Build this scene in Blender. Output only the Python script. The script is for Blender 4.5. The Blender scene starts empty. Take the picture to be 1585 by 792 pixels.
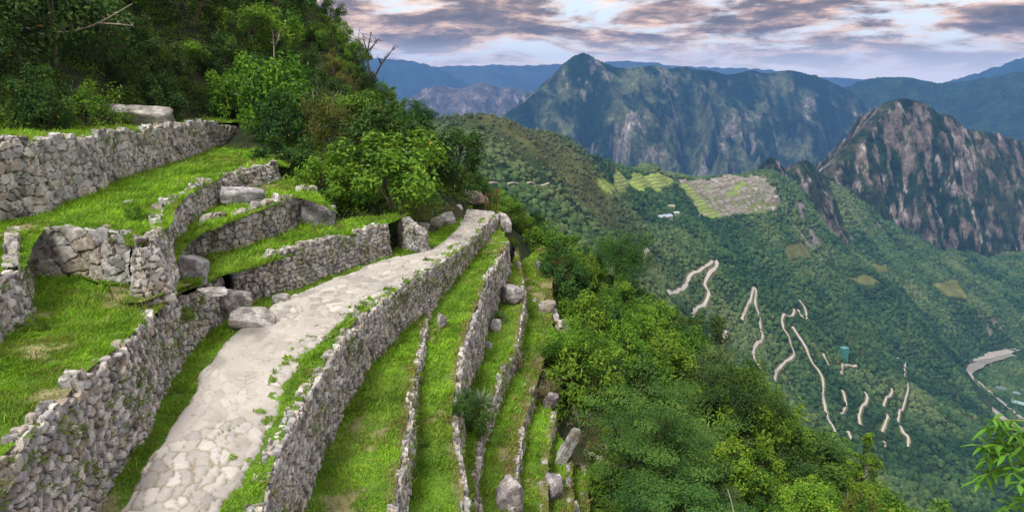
import bpy, math, random
import numpy as np

# ---------------------------------------------------------------- camera, sky, sun, exposure
scene = bpy.context.scene
COL = scene.collection
FOC, CX, CY = 1100.0, 792.5, 396.0            # photograph: 1585 px wide
PITCH = math.atan(281 / 1100.0)
CP, SP = math.cos(PITCH), math.sin(PITCH)
cam = bpy.data.objects.new("camera", bpy.data.cameras.new("camera"))
COL.objects.link(cam)
cam.data.sensor_width = 36.0
cam.data.lens = 36.0 * FOC / 1585.0
cam.data.clip_start = 0.1
cam.data.clip_end = 40000.0
cam.location = (0, 0, 0)
cam.rotation_euler = (math.pi / 2 - PITCH, 0, 0)
scene.camera = cam

SUN_EL, SUN_AZ = math.radians(56), math.radians(218)    # azimuth clockwise from +Y
SKY_STRENGTH = 0.10
world = bpy.data.worlds.new("World")
scene.world = world
world.use_nodes = True
sun = bpy.data.objects.new("sun", bpy.data.lights.new("sun", 'SUN'))
COL.objects.link(sun)
sun.data.energy = 3.0
sun.data.angle = math.radians(18)
sun.data.color = (1.0, 0.94, 0.85)
sun.rotation_euler = (math.pi / 2 - SUN_EL, 0, math.pi - SUN_AZ)
scene.view_settings.view_transform = 'Standard'
scene.view_settings.look = 'None'
scene.view_settings.exposure = 0.48
scene.view_settings.gamma = 1.0
scene.view_settings.use_curve_mapping = False
scene.render.engine = 'CYCLES'
scene.cycles.use_denoising = True
scene.cycles.max_bounces = 6
scene.cycles.diffuse_bounces = 3
scene.cycles.glossy_bounces = 1
scene.cycles.transmission_bounces = 3
scene.cycles.volume_bounces = 0
scene.cycles.sample_clamp_indirect = 4.0


def build_world():
    nt = world.node_tree
    N, L = nt.nodes, nt.links
    N.clear()
    out = N.new('ShaderNodeOutputWorld')
    bg = N.new('ShaderNodeBackground')
    bg.inputs['Strength'].default_value = SKY_STRENGTH
    sky = N.new('ShaderNodeTexSky')
    sky.sky_type = 'NISHITA'
    sky.sun_disc = False
    sky.sun_elevation = SUN_EL
    sky.sun_rotation = SUN_AZ
    sky.altitude = 2500
    tc = N.new('ShaderNodeTexCoord')
    sep = N.new('ShaderNodeSeparateXYZ')
    L.new(tc.outputs['Generated'], sep.inputs[0])

    def mth(op, a, b=None, c=None):
        n = N.new('ShaderNodeMath')
        n.operation = op
        for i, v in enumerate((a, b, c)):
            if v is None:
                continue
            if isinstance(v, (int, float)):
                n.inputs[i].default_value = v
            else:
                L.new(v, n.inputs[i])
        return n.outputs[0]
    z = mth('MAXIMUM', sep.outputs[2], 0.0)
    den = mth('ADD', z, 0.17)
    u = mth('DIVIDE', sep.outputs[0], den)
    v = mth('DIVIDE', sep.outputs[1], den)
    cmb = N.new('ShaderNodeCombineXYZ')
    L.new(u, cmb.inputs[0]); L.new(v, cmb.inputs[1])

    def noise(scale, detail, rough, off, dist=0.0):
        mp = N.new('ShaderNodeMapping')
        mp.inputs['Location'].default_value = off
        L.new(cmb.outputs[0], mp.inputs[0])
        n = N.new('ShaderNodeTexNoise')
        n.inputs['Scale'].default_value = scale
        n.inputs['Detail'].default_value = detail
        n.inputs['Roughness'].default_value = rough
        n.inputs['Distortion'].default_value = dist
        L.new(mp.outputs[0], n.inputs['Vector'])
        return n.outputs[0]

    def ramp(fac, stops):
        r = N.new('ShaderNodeValToRGB')
        L.new(fac, r.inputs[0])
        e = r.color_ramp.elements
        while len(e) < len(stops):
            e.new(0.5)
        for k, (p, c) in enumerate(stops):
            e[k].position = p
            e[k].color = (*c, 1)
        return r.outputs[0]

    def mixc(fac, a, b, mode='MIX'):
        m = N.new('ShaderNodeMix')
        m.data_type = 'RGBA'
        m.blend_type = mode
        if isinstance(fac, (int, float)):
            m.inputs[0].default_value = fac
        else:
            L.new(fac, m.inputs[0])
        for i, v in ((6, a), (7, b)):
            if isinstance(v, tuple):
                m.inputs[i].default_value = (*v, 1)
            else:
                L.new(v, m.inputs[i])
        return m.outputs[2]
    n1 = noise(1.25, 10.0, 0.62, (3.1, 1.7, 0.0), 0.45)
    n2 = noise(3.0, 9.0, 0.64, (7.7, 4.2, 2.0), 0.35)
    n3 = noise(0.33, 3.0, 0.5, (1.0, 9.0, 5.0))
    cover = ramp(n1, [(0.40, (0, 0, 0)), (0.50, (1, 1, 1))])
    thick = mth('ADD', mth('MULTIPLY', n1, 0.55), mth('MULTIPLY', n2, 0.5))
    # thin parts catch warm evening light, thick bellies are purple-grey
    cloud = ramp(thick, [(0.43, (11.5, 10.0, 9.0)), (0.49, (9.6, 6.6, 4.9)), (0.525, (5.8, 4.0, 3.2)), (0.562, (2.7, 2.1, 1.95)), (0.64, (1.35, 1.2, 1.3))])
    gap = mixc(0.7, sky.outputs[0], (10.0, 10.9, 12.0))
    col = mixc(cover, gap, cloud)
    # bright pale band low on the horizon
    low = mth('SUBTRACT', 1.0, mth('MINIMUM', mth('DIVIDE', z, 0.05), 1.0))
    col = mixc(mth('MULTIPLY', mth('POWER', low, 1.2), 0.85), col, (14.0, 12.4, 11.8))
    # an overcast sky is about three times brighter overhead than at the horizon
    gain = mth('ADD', 0.72, mth('MULTIPLY', z, 1.1))
    col = mixc(1.0, col, (1, 1, 1), 'MULTIPLY')
    vm = N.new('ShaderNodeVectorMath')
    vm.operation = 'SCALE'
    L.new(col, vm.inputs[0]); L.new(gain, vm.inputs['Scale'])
    L.new(vm.outputs[0], bg.inputs['Color'])
    L.new(bg.outputs[0], out.inputs['Surface'])


build_world()

# ---------------------------------------------------------------- helpers
rng = np.random.default_rng(7)


def pd(px, py, d):
    """photograph pixel + distance along the optical axis -> point"""
    x = (px - CX) / FOC * d
    y = (CY - py) / FOC * d
    return np.array([x, d * CP + y * SP, -d * SP + y * CP])


def ray(px, py):
    return pd(px, py, 1.0)


def pz(px, py, zf):
    """photograph pixel -> point on the surface z = zf (a number or a function of y)"""
    r = ray(px, py)
    if not callable(zf):
        return r * (zf / r[2])
    z = zf(20.0)
    for _ in range(40):
        y = r[1] * z / r[2]
        z = 0.5 * z + 0.5 * zf(y)
    return r * (z / r[2])


def pw(pts):
    xs = [a for a, b in pts]; ys = [b for a, b in pts]
    return lambda y: np.interp(y, xs, ys)


def h3(ix, iy, iz, seed):
    with np.errstate(over='ignore'):
        n = (ix.astype(np.int64) * 374761393 + iy.astype(np.int64) * 668265263 + iz.astype(np.int64) * 2147483647 + seed * 1274126177) & 0xFFFFFFFF
        n = ((n ^ (n >> 13)) * 1274126177) & 0xFFFFFFFF
        n = ((n ^ (n >> 16)) * 2246822519) & 0xFFFFFFFF
        n = n ^ (n >> 15)
    return (n & 0xFFFFFF) / float(0xFFFFFF)


def vnoise(P, seed=0):
    """value noise in [-1,1], P (n,3) or (n,2)"""
    P = np.asarray(P, float)
    if P.shape[1] == 2:
        P = np.column_stack([P, np.zeros(len(P))])
    i = np.floor(P).astype(np.int64)
    f = P - i
    f = f * f * f * (f * (f * 6 - 15) + 10)
    r = np.zeros(len(P))
    for dx in (0, 1):
        wx = f[:, 0] if dx else 1 - f[:, 0]
        for dy in (0, 1):
            wy = f[:, 1] if dy else 1 - f[:, 1]
            for dz in (0, 1):
                wz = f[:, 2] if dz else 1 - f[:, 2]
                r += wx * wy * wz * h3(i[:, 0] + dx, i[:, 1] + dy, i[:, 2] + dz, seed)
    return r * 2 - 1


def fbm(P, octv=5, seed=0, gain=0.5, lac=2.03):
    P = np.asarray(P, float)
    a, s, t = 1.0, 0.0, 0.0
    for k in range(octv):
        s = s + a * vnoise(P * lac ** k + 17.3 * k, seed + k)
        t += a
        a *= gain
    return s / t


def ridged(P, octv=4, seed=0, gain=0.5):
    P = np.asarray(P, float)
    a, s, t = 1.0, 0.0, 0.0
    for k in range(octv):
        s = s + a * (1 - np.abs(vnoise(P * 2.07 ** k + 9.1 * k, seed + k)))
        t += a
        a *= gain
    return s / t


def sstep(a, b, x):
    t = np.clip((x - a) / (b - a), 0, 1)
    return t * t * (3 - 2 * t)


def link(name, data, parent=None):
    o = bpy.data.objects.new(name, data)
    COL.objects.link(o)
    if parent is not None:
        o.parent = parent
    return o


def tag(o, label=None, cat=None, group=None, kind=None):
    if label: o["label"] = label
    if cat: o["category"] = cat
    if group: o["group"] = group
    if kind: o["kind"] = kind
    return o


def mesh_data(name, V, F, mat=None, smooth=True, col=None, midx=None):
    """V (n,3); F an (m,k) array or a list of such arrays"""
    V = np.asarray(V, np.float32)
    Fs = F if isinstance(F, list) else [F]
    Fs = [np.asarray(f, np.int32) for f in Fs if len(f)]
    me = bpy.data.meshes.new(name)
    nl = sum(f.size for f in Fs)
    npoly = sum(len(f) for f in Fs)
    me.vertices.add(len(V))
    me.vertices.foreach_set("co", V.ravel())
    me.loops.add(nl)
    me.loops.foreach_set("vertex_index", np.concatenate([f.ravel() for f in Fs]))
    me.polygons.add(npoly)
    tot = np.concatenate([np.full(len(f), f.shape[1], np.int32) for f in Fs])
    st = np.concatenate([[0], np.cumsum(tot)[:-1]]).astype(np.int32)
    me.polygons.foreach_set("loop_start", st)
    me.polygons.foreach_set("loop_total", tot)
    me.polygons.foreach_set("use_smooth", np.full(npoly, bool(smooth)))
    me.update(calc_edges=True)
    me.validate()
    if col is not None:
        c = np.ones((len(V), 4), np.float32)
        c[:, :3] = col
        at = me.attributes.new("col", 'FLOAT_COLOR', 'POINT')
        at.data.foreach_set("color", c.ravel())
    if mat is not None:
        me.materials.append(mat)
    return me


def mesh_obj(name, V, F, mat=None, smooth=True, col=None, parent=None):
    return link(name, mesh_data(name, V, F, mat, smooth, col), parent)


def grid_faces(nu, nv):
    """vertex index = i*nv + j"""
    i, j = np.meshgrid(np.arange(nu - 1), np.arange(nv - 1), indexing='ij')
    a = (i * nv + j).ravel()
    return np.column_stack([a, a + nv, a + nv + 1, a + 1])


def resample(pts, step=None, n=None):
    pts = np.asarray(pts, float)
    d = np.linalg.norm(np.diff(pts[:, :2], axis=0), axis=1)
    s = np.concatenate([[0], np.cumsum(d)])
    if n is None:
        n = max(2, int(math.ceil(s[-1] / step)) + 1)
    t = np.linspace(0, s[-1], n)
    return np.column_stack([np.interp(t, s, pts[:, k]) for k in range(pts.shape[1])]), t


def smooth_poly(pts, sub=6):
    """Catmull-Rom through pts"""
    P = np.asarray(pts, float)
    Q = np.vstack([2 * P[0] - P[1], P, 2 * P[-1] - P[-2]])
    out = []
    for k in range(1, len(Q) - 2):
        for t in np.linspace(0, 1, sub, endpoint=False):
            p0, p1, p2, p3 = Q[k - 1], Q[k], Q[k + 1], Q[k + 2]
            out.append(0.5 * (2 * p1 + (p2 - p0) * t + (2 * p0 - 5 * p1 + 4 * p2 - p3) * t ** 2 + (3 * p1 - p0 - 3 * p2 + p3) * t ** 3))
    out.append(P[-1])
    return np.array(out)


def icosphere(sub):
    t = (1 + 5 ** 0.5) / 2
    V = [(-1, t, 0), (1, t, 0), (-1, -t, 0), (1, -t, 0), (0, -1, t), (0, 1, t), (0, -1, -t), (0, 1, -t), (t, 0, -1), (t, 0, 1), (-t, 0, -1), (-t, 0, 1)]
    V = [np.array(v) / np.linalg.norm(v) for v in V]
    F = [(0, 11, 5), (0, 5, 1), (0, 1, 7), (0, 7, 10), (0, 10, 11), (1, 5, 9), (5, 11, 4), (11, 10, 2), (10, 7, 6), (7, 1, 8), (3, 9, 4), (3, 4, 2), (3, 2, 6), (3, 6, 8), (3, 8, 9), (4, 9, 5), (2, 4, 11), (6, 2, 10), (8, 6, 7), (9, 8, 1)]
    for _ in range(sub):
        cache, G = {}, []

        def mid(a, b):
            k = (min(a, b), max(a, b))
            if k not in cache:
                m = V[a] + V[b]
                V.append(m / np.linalg.norm(m))
                cache[k] = len(V) - 1
            return cache[k]
        for a, b, c in F:
            x, y, z = mid(a, b), mid(b, c), mid(c, a)
            G += [(a, x, z), (b, y, x), (c, z, y), (x, y, z)]
        F = G
    return np.array(V), np.array(F)


ICO = {k: icosphere(k) for k in (1, 2, 4)}


class MB:
    """collects pieces into one mesh"""
    def __init__(self):
        self.V, self.F, self.C, self.n = [], {}, [], 0

    def add(self, V, F, col=(1, 1, 1)):
        V = np.asarray(V, float); F = np.asarray(F)
        self.V.append(V)
        c = np.empty((len(V), 3)); c[:] = col
        self.C.append(c)
        self.F.setdefault(F.shape[1], []).append(F + self.n)
        self.n += len(V)

    def tube(self, pts, radii, sides=5, col=(1, 1, 1)):
        pts = np.asarray(pts, float); n = len(pts)
        T = np.gradient(pts, axis=0)
        T /= np.linalg.norm(T, axis=1)[:, None] + 1e-9
        ref = np.array([0.31, 0.17, 0.93])
        A = np.cross(T, ref); bad = np.linalg.norm(A, axis=1) < 1e-3
        A[bad] = np.cross(T[bad], [1, 0, 0])
        A /= np.linalg.norm(A, axis=1)[:, None]
        B = np.cross(T, A)
        th = np.linspace(0, 2 * math.pi, sides, endpoint=False)
        R = np.broadcast_to(np.asarray(radii, float), (n,))
        V = pts[:, None] + R[:, None, None] * (np.cos(th)[None, :, None] * A[:, None] + np.sin(th)[None, :, None] * B[:, None])
        F = []
        for i in range(n - 1):
            for k in range(sides):
                a, b = i * sides + k, i * sides + (k + 1) % sides
                F.append((a, b, b + sides, a + sides))
        self.add(V.reshape(-1, 3), np.array(F), col)

    def box(self, c, size, rz=0.0, col=(1, 1, 1)):
        x, y, z = np.array(size) / 2
        V = np.array([(-x, -y, -z), (x, -y, -z), (x, y, -z), (-x, y, -z), (-x, -y, z), (x, -y, z), (x, y, z), (-x, y, z)])
        ca, sa = math.cos(rz), math.sin(rz)
        V = V @ np.array([[ca, sa, 0], [-sa, ca, 0], [0, 0, 1]]) + np.array(c)
        self.add(V, np.array([(0, 3, 2, 1), (4, 5, 6, 7), (0, 1, 5, 4), (1, 2, 6, 5), (2, 3, 7, 6), (3, 0, 4, 7)]), col)

    def data(self, name, mat, smooth=True):
        V = np.vstack(self.V); C = np.vstack(self.C)
        return mesh_data(name, V, [np.vstack(f) for f in self.F.values()], mat, smooth, C)

    def build(self, name, mat, parent=None, smooth=True):
        return link(name, self.data(name, mat, smooth), parent)


# ---------------------------------------------------------------- materials
def attr_mat(name, rough=0.9, var=0.25, vscale=6.0, fine=0.0, fscale=60.0, bump=0.0, bscale=20.0, bdist=0.02, spec=0.2, objvar=0.0, trans=0.0):
    """colour from the mesh's own colour attribute, broken up by noise"""
    m = bpy.data.materials.new(name)
    m.use_nodes = True
    N, L = m.node_tree.nodes, m.node_tree.links
    b = N['Principled BSDF']
    b.inputs['Roughness'].default_value = rough
    b.inputs['Specular IOR Level'].default_value = spec
    at = N.new('ShaderNodeAttribute'); at.attribute_name = "col"
    cur = at.outputs['Color']
    geo = N.new('ShaderNodeTexCoord')

    def nz(scale, detail):
        n = N.new('ShaderNodeTexNoise')
        n.inputs['Scale'].default_value = scale
        n.inputs['Detail'].default_value = detail
        n.inputs['Roughness'].default_value = 0.6
        L.new(geo.outputs['Object'], n.inputs['Vector'])
        return n.outputs[0]

    def mul(cur, fac, lo, hi):
        mr = N.new('ShaderNodeMapRange')
        mr.inputs[1].default_value = 0.3; mr.inputs[2].default_value = 0.7
        mr.inputs[3].default_value = lo; mr.inputs[4].default_value = hi
        L.new(fac, mr.inputs[0])
        vm = N.new('ShaderNodeVectorMath'); vm.operation = 'SCALE'
        L.new(cur, vm.inputs[0]); L.new(mr.outputs[0], vm.inputs['Scale'])
        return vm.outputs[0]
    if var:
        cur = mul(cur, nz(vscale, 6), 1 - var, 1 + var)
    if fine:
        cur = mul(cur, nz(fscale, 4), 1 - fine, 1 + fine)
    if objvar:
        oi = N.new('ShaderNodeObjectInfo')
        hs = N.new('ShaderNodeHueSaturation')
        mr = N.new('ShaderNodeMapRange'); mr.inputs[3].default_value = 1 - objvar; mr.inputs[4].default_value = 1 + objvar
        L.new(oi.outputs['Random'], mr.inputs[0]); L.new(mr.outputs[0], hs.inputs['Value'])
        mh = N.new('ShaderNodeMapRange'); mh.inputs[3].default_value = 0.5 + objvar * 0.07; mh.inputs[4].default_value = 0.5 - objvar * 0.07
        ml = N.new('ShaderNodeMath'); ml.operation = 'FRACT'
        m7 = N.new('ShaderNodeMath'); m7.operation = 'MULTIPLY'; m7.inputs[1].default_value = 7.31
        L.new(oi.outputs['Random'], m7.inputs[0]); L.new(m7.outputs[0], ml.inputs[0]); L.new(ml.outputs[0], mh.inputs[0])
        L.new(mh.outputs[0], hs.inputs['Hue']); L.new(cur, hs.inputs['Color'])
        cur = hs.outputs[0]
    L.new(cur, b.inputs['Base Color'])
    if bump:
        bn = N.new('ShaderNodeBump'); bn.inputs['Strength'].default_value = bump; bn.inputs['Distance'].default_value = bdist
        L.new(nz(bscale, 8), bn.inputs['Height']); L.new(bn.outputs[0], b.inputs['Normal'])
    if trans:
        tr = N.new('ShaderNodeBsdfTranslucent')
        vm = N.new('ShaderNodeVectorMath'); vm.operation = 'MULTIPLY'
        vm.inputs[1].default_value = (1.15, 1.25, 0.6)
        L.new(cur, vm.inputs[0]); L.new(vm.outputs[0], tr.inputs['Color'])
        mx = N.new('ShaderNodeMixShader'); mx.inputs[0].default_value = trans
        L.new(b.outputs[0], mx.inputs[1]); L.new(tr.outputs[0], mx.inputs[2])
        L.new(mx.outputs[0], N['Material Output'].inputs['Surface'])
    return m


M_STONE = attr_mat("wall_stone", 0.92, 0.20, 5.0, 0.35, 38.0, 0.5, 45.0, 0.015)
M_ROCK = attr_mat("boulder_rock", 0.92, 0.25, 3.0, 0.4, 22.0, 0.9, 14.0, 0.06)
M_PATH = attr_mat("path_dust_and_slabs", 0.95, 0.10, 1.2, 0.14, 26.0, 0.5, 40.0, 0.015)
M_SOIL = attr_mat("hill_soil", 0.98, 0.35, 0.8, 0.3, 9.0, 0.6, 5.0, 0.08)
M_TURF = attr_mat("turf", 0.95, 0.35, 1.6, 0.35, 14.0, 0.6, 30.0, 0.04)
M_BLADE = attr_mat("grass_blades", 0.75, 0.28, 0.9, 0.0, trans=0.30, spec=0.15)
M_LEAF = attr_mat("leaves", 0.6, 0.0, 1.0, 0.0, objvar=0.18, trans=0.25, spec=0.25)
M_BARK = attr_mat("bark", 0.95, 0.3, 6.0, 0.2, 40.0)
M_FAR = attr_mat("mountain_forest_and_rock", 1.0, 0.35, 0.012, 0.55, 0.05, 1.0, 0.03, 30.0, spec=0.02)
M_MID = attr_mat("hillside_ground", 1.0, 0.30, 0.03, 0.35, 0.25, 0.8, 0.2, 3.0, spec=0.05)
M_CANOPY = attr_mat("forest_canopy", 1.0, 0.28, 0.2, 0.45, 1.1, 1.0, 1.2, 0.9, spec=0.05)
M_ROAD = attr_mat("gravel_road", 1.0, 0.15, 0.3)
M_RIVER = attr_mat("river_water", 0.35, 0.2, 0.1, spec=0.5)
M_RUIN = attr_mat("ruin_masonry", 0.95, 0.2, 0.5, 0.3, 2.0)
M_WOOD = attr_mat("weathered_wood", 0.85, 0.3, 8.0)

# ---------------------------------------------------------------- far setting: hillside, mountains, river
class RBF:
    """thin-plate surface z(x, y) through control points"""
    def __init__(self, P, lam=0.0, scale=100.0):
        P = np.asarray(P, float)
        self.s = scale
        self.C = P[:, :2] / scale
        n = len(P)
        A = np.zeros((n + 3, n + 3))
        A[:n, :n] = self.k(self.C, self.C) + lam * np.eye(n)
        A[:n, n] = 1; A[:n, n + 1:] = self.C
        A[n, :n] = 1; A[n + 1:, :n] = self.C.T
        b = np.zeros(n + 3); b[:n] = P[:, 2]
        self.w = np.linalg.solve(A, b)

    @staticmethod
    def k(A, B):
        r2 = ((A[:, None] - B[None]) ** 2).sum(-1)
        return 0.5 * r2 * np.log(r2 + 1e-12)

    def __call__(self, x, y):
        Q = np.column_stack([np.ravel(x), np.ravel(y)]) / self.s
        out = np.empty(len(Q))
        n = len(self.C)
        for a in range(0, len(Q), 20000):
            q = Q[a:a + 20000]
            out[a:a + 20000] = self.k(q, self.C) @ self.w[:n] + self.w[n] + q @ self.w[n + 1:]
        return out.reshape(np.shape(x))


RIVER_Z = -556.0
sky_pts = [(700, 198, 650), (730, 183, 700), (760, 184, 740), (800, 192, 800), (850, 208, 880), (900, 228, 980), (940, 247, 1070), (975, 263, 1150), (1005, 268, 1190), (1040, 274, 1230), (1065, 281, 1260), (1100, 281, 1320), (1130, 275, 1350), (1150, 280, 1390), (1175, 266, 1450)]
far_knob = [(1195, 275, 1560), (1212, 282, 1590), (1245, 285, 1650), (1270, 290, 1690), (1292, 285, 1730)]
slope_pts = [(930, 287, 1090), (965, 302, 1110), (1040, 305, 1190), (1080, 332, 1180), (1110, 334, 1200), (1160, 328, 1270), (1204, 322, 1330),
             (1210, 300, 1400), (1250, 330, 1480), (1250, 385, 1380), (1300, 380, 1570), (1400, 388, 1690), (1480, 405, 1700), (1585, 430, 1720),
             (1300, 440, 1300), (1340, 430, 1360), (1350, 500, 1220), (1400, 470, 1400), (1400, 560, 1200), (1480, 470, 1500), (1480, 560, 1290), (1540, 500, 1500), (1600, 500, 1560),
             (1000, 390, 820), (1100, 420, 900), (1040, 350, 1000), (1100, 500, 800), (1170, 480, 920), (1200, 400, 1180), (1200, 560, 840), (1270, 550, 930), (1270, 640, 790), (1330, 620, 880),
             (1400, 680, 840), (1450, 760, 740), (1350, 700, 760), (1500, 700, 880), (1585, 760, 800), (1450, 620, 1060),
             (850, 300, 600), (800, 280, 560), (760, 262, 540), (900, 340, 640), (950, 380, 640), (860, 240, 780), (980, 320, 1000), (720, 250, 520),
             (1000, 520, 420), (1200, 700, 480), (1350, 820, 500), (1450, 870, 480), (800, 400, 300), (900, 480, 330), (650, 250, 420), (1600, 880, 560)]
ctl = [pd(*a) for a in sky_pts + far_knob + slope_pts]
for k, a in enumerate(sky_pts):                     # behind the crest the ground falls away
    for back, drop in ((160, 55), (420, 260)):
        p = pd(*a); q = p / np.linalg.norm(p[:2])
        ctl.append(p + np.array([q[0] * back - back * 0.15, q[1] * back, -drop]))
for a in far_knob:
    p = pd(*a)
    ctl.append(p + np.array([-60, 220, -170]))
for px, py in ((1530, 545), (1498, 585), (1540, 640), (1585, 668), (1640, 700), (1565, 535)):
    ctl.append(pz(px, py, RIVER_Z))
for x, y, z in ((1250, 1150, -500), (1250, 1400, -470), (1050, 900, -556), (1300, 800, -430), (-300, 300, -60), (-400, 700, -60), (-100, 130, -60), (60, 130, -110), (200, 130, -180), (400, 150, -270), (-250, 100, -40), (700, 300, -420), (0, 60, -75), (120, 60, -140), (300, 20, -230)):
    ctl.append(np.array([x, y, z], float))
mid_rbf = RBF(ctl, lam=0.02)
CITA = np.array([pd(*a)[:2] for a in [(1050, 280, 1240), (1120, 270, 1360), (1170, 270, 1420), (1208, 310, 1380), (1200, 328, 1310), (1110, 336, 1190), (1085, 330, 1180)]])


def in_poly(P, poly):
    x, y = P[:, 0], P[:, 1]
    r = np.zeros(len(P), bool)
    j = len(poly) - 1
    for i in range(len(poly)):
        xi, yi = poly[i]; xj, yj = poly[j]
        c = ((yi > y) != (yj > y)) & (x < (xj - xi) * (y - yi) / (yj - yi + 1e-12) + xi)
        r ^= c
        j = i
    return r


def mid_z(x, y, detail=True):
    z = mid_rbf(x, y)
    P = np.column_stack([np.ravel(x), np.ravel(y)])
    d = np.hypot(P[:, 0], P[:, 1])
    w = np.clip((d - 100) / 500, 0, 1)
    w = w * (1 - 0.75 * sstep(240, 120, np.hypot(P[:, 0] - 400, P[:, 1] - 1290)))
    slope_n = ridged(P @ np.array([[0.0085, 0.003], [0.002, 0.0035]]), 3, 40) - 0.6
    n = slope_n * 42 * w * sstep(0, 60, -z.ravel() - 40) + fbm(P * 0.02, 4, 51) * 6 * w
    zz = z.ravel() + n * sstep(RIVER_Z + 2, RIVER_Z + 60, z.ravel())
    zz = np.maximum(zz, RIVER_Z - 3)
    return zz.reshape(np.shape(x))


gx = np.arange(-420, 1400, 6.5); gy = np.arange(40, 2000, 6.5)
GX, GY = np.meshgrid(gx, gy, indexing='ij')
GZ = mid_z(GX, GY)


def mid_bil(x, y):
    fx = np.clip((np.asarray(x, float) - gx[0]) / 6.5, 0, len(gx) - 1.001); fy = np.clip((np.asarray(y, float) - gy[0]) / 6.5, 0, len(gy) - 1.001)
    i = fx.astype(int); j = fy.astype(int); a = fx - i; b = fy - j
    return GZ[i, j] * (1 - a) * (1 - b) + GZ[i + 1, j] * a * (1 - b) + GZ[i, j + 1] * (1 - a) * b + GZ[i + 1, j + 1] * a * b


def hit(px, py, d0=250.0, d1=2300.0):
    """where the sight line through a pixel meets the hillside"""
    r = ray(px, py)
    d = np.arange(d0, d1, 2.0)
    P = d[:, None] * r[None]
    below = P[:, 2] < mid_bil(P[:, 0], P[:, 1])
    k = np.argmax(below)
    if not below[k]:
        return None
    q = P[k].copy(); q[2] = mid_bil(q[0], q[1])
    return q


# colour of the hillside: forest floor, drier grass near the crest, rock where steep
gr = np.gradient(GZ, 6.5)
STEEP = np.hypot(gr[0], gr[1])
PXY = np.column_stack([GX.ravel(), GY.ravel()])
nf = fbm(PXY * 0.012, 5, 61); nr = fbm(PXY * np.array([0.03, 0.03]), 5, 66)
c_for = np.array([0.022, 0.045, 0.016]); c_dry = np.array([0.075, 0.085, 0.028]); c_rock = np.array([0.21, 0.19, 0.185]); c_field = np.array([0.19, 0.27, 0.055]); c_ruin = np.array([0.165, 0.165, 0.115])
rockm = (sstep(1.05, 1.5, STEEP.ravel() + nr * 0.5) * sstep(0.08, 0.35, nr + 0.08) * sstep(380, 520, GX.ravel()))[:, None]
crest = np.exp(-((GX.ravel() - 20) ** 2 / 170 ** 2 + (GY.ravel() - 790) ** 2 / 160 ** 2))
drym = np.clip(sstep(0.1, 0.45, nf) * 0.5 + sstep(0.35, 0.9, crest + nf * 0.3) * 0.9, 0, 1)[:, None]
mc = c_for * (1 - drym) + c_dry * drym
mc = mc * (1 - rockm) + c_rock * rockm


def px_poly(pts):
    P = [hit(*a) for a in pts]
    return np.array([p[:2] for p in P if p is not None])


FIELDS = [px_poly(a) for a in (
    [(926, 284), (950, 272), (978, 266), (1002, 270), (1045, 278), (1036, 290), (1000, 291), (996, 299), (960, 301), (945, 306)],
    [(1046, 283), (1062, 284), (1085, 306), (1100, 322), (1118, 330), (1098, 338), (1082, 326), (1072, 306)],
    [(1122, 300), (1146, 283), (1160, 284), (1140, 300), (1128, 306)])]
GRASSY = [px_poly(a) for a in ([(1212, 384), (1248, 380), (1256, 400), (1222, 404)], [(1308, 432), (1335, 424), (1362, 438), (1340, 442)], [(1345, 408), (1372, 408), (1378, 424), (1360, 422)], [(1445, 440), (1480, 430), (1500, 462), (1470, 460)])]
fieldm = np.zeros(len(PXY), bool); grassm = np.zeros(len(PXY), bool)
for f in FIELDS: fieldm |= in_poly(PXY, f)
for f in GRASSY: grassm |= in_poly(PXY, f)
ruinm = in_poly(PXY, CITA) & ~fieldm
mc[fieldm] = c_field; mc[grassm] = c_dry * 1.5
rg = sstep(-0.4, 0.0, fbm(PXY * 0.045, 4, 79))[:, None]
mc[ruinm] = (c_ruin * rg + np.array([0.13, 0.17, 0.05]) * (1 - rg))[ruinm]
mc *= (1 + 0.2 * fbm(PXY * 0.05, 3, 77))[:, None]
hs = mesh_obj("hillside", np.column_stack([GX.ravel(), GY.ravel(), GZ.ravel()]), grid_faces(len(gx), len(gy)), M_MID, True, mc)
tag(hs, "steep forested mountainside falling from the ruined citadel to the river", "hillside", kind="structure")


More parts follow.
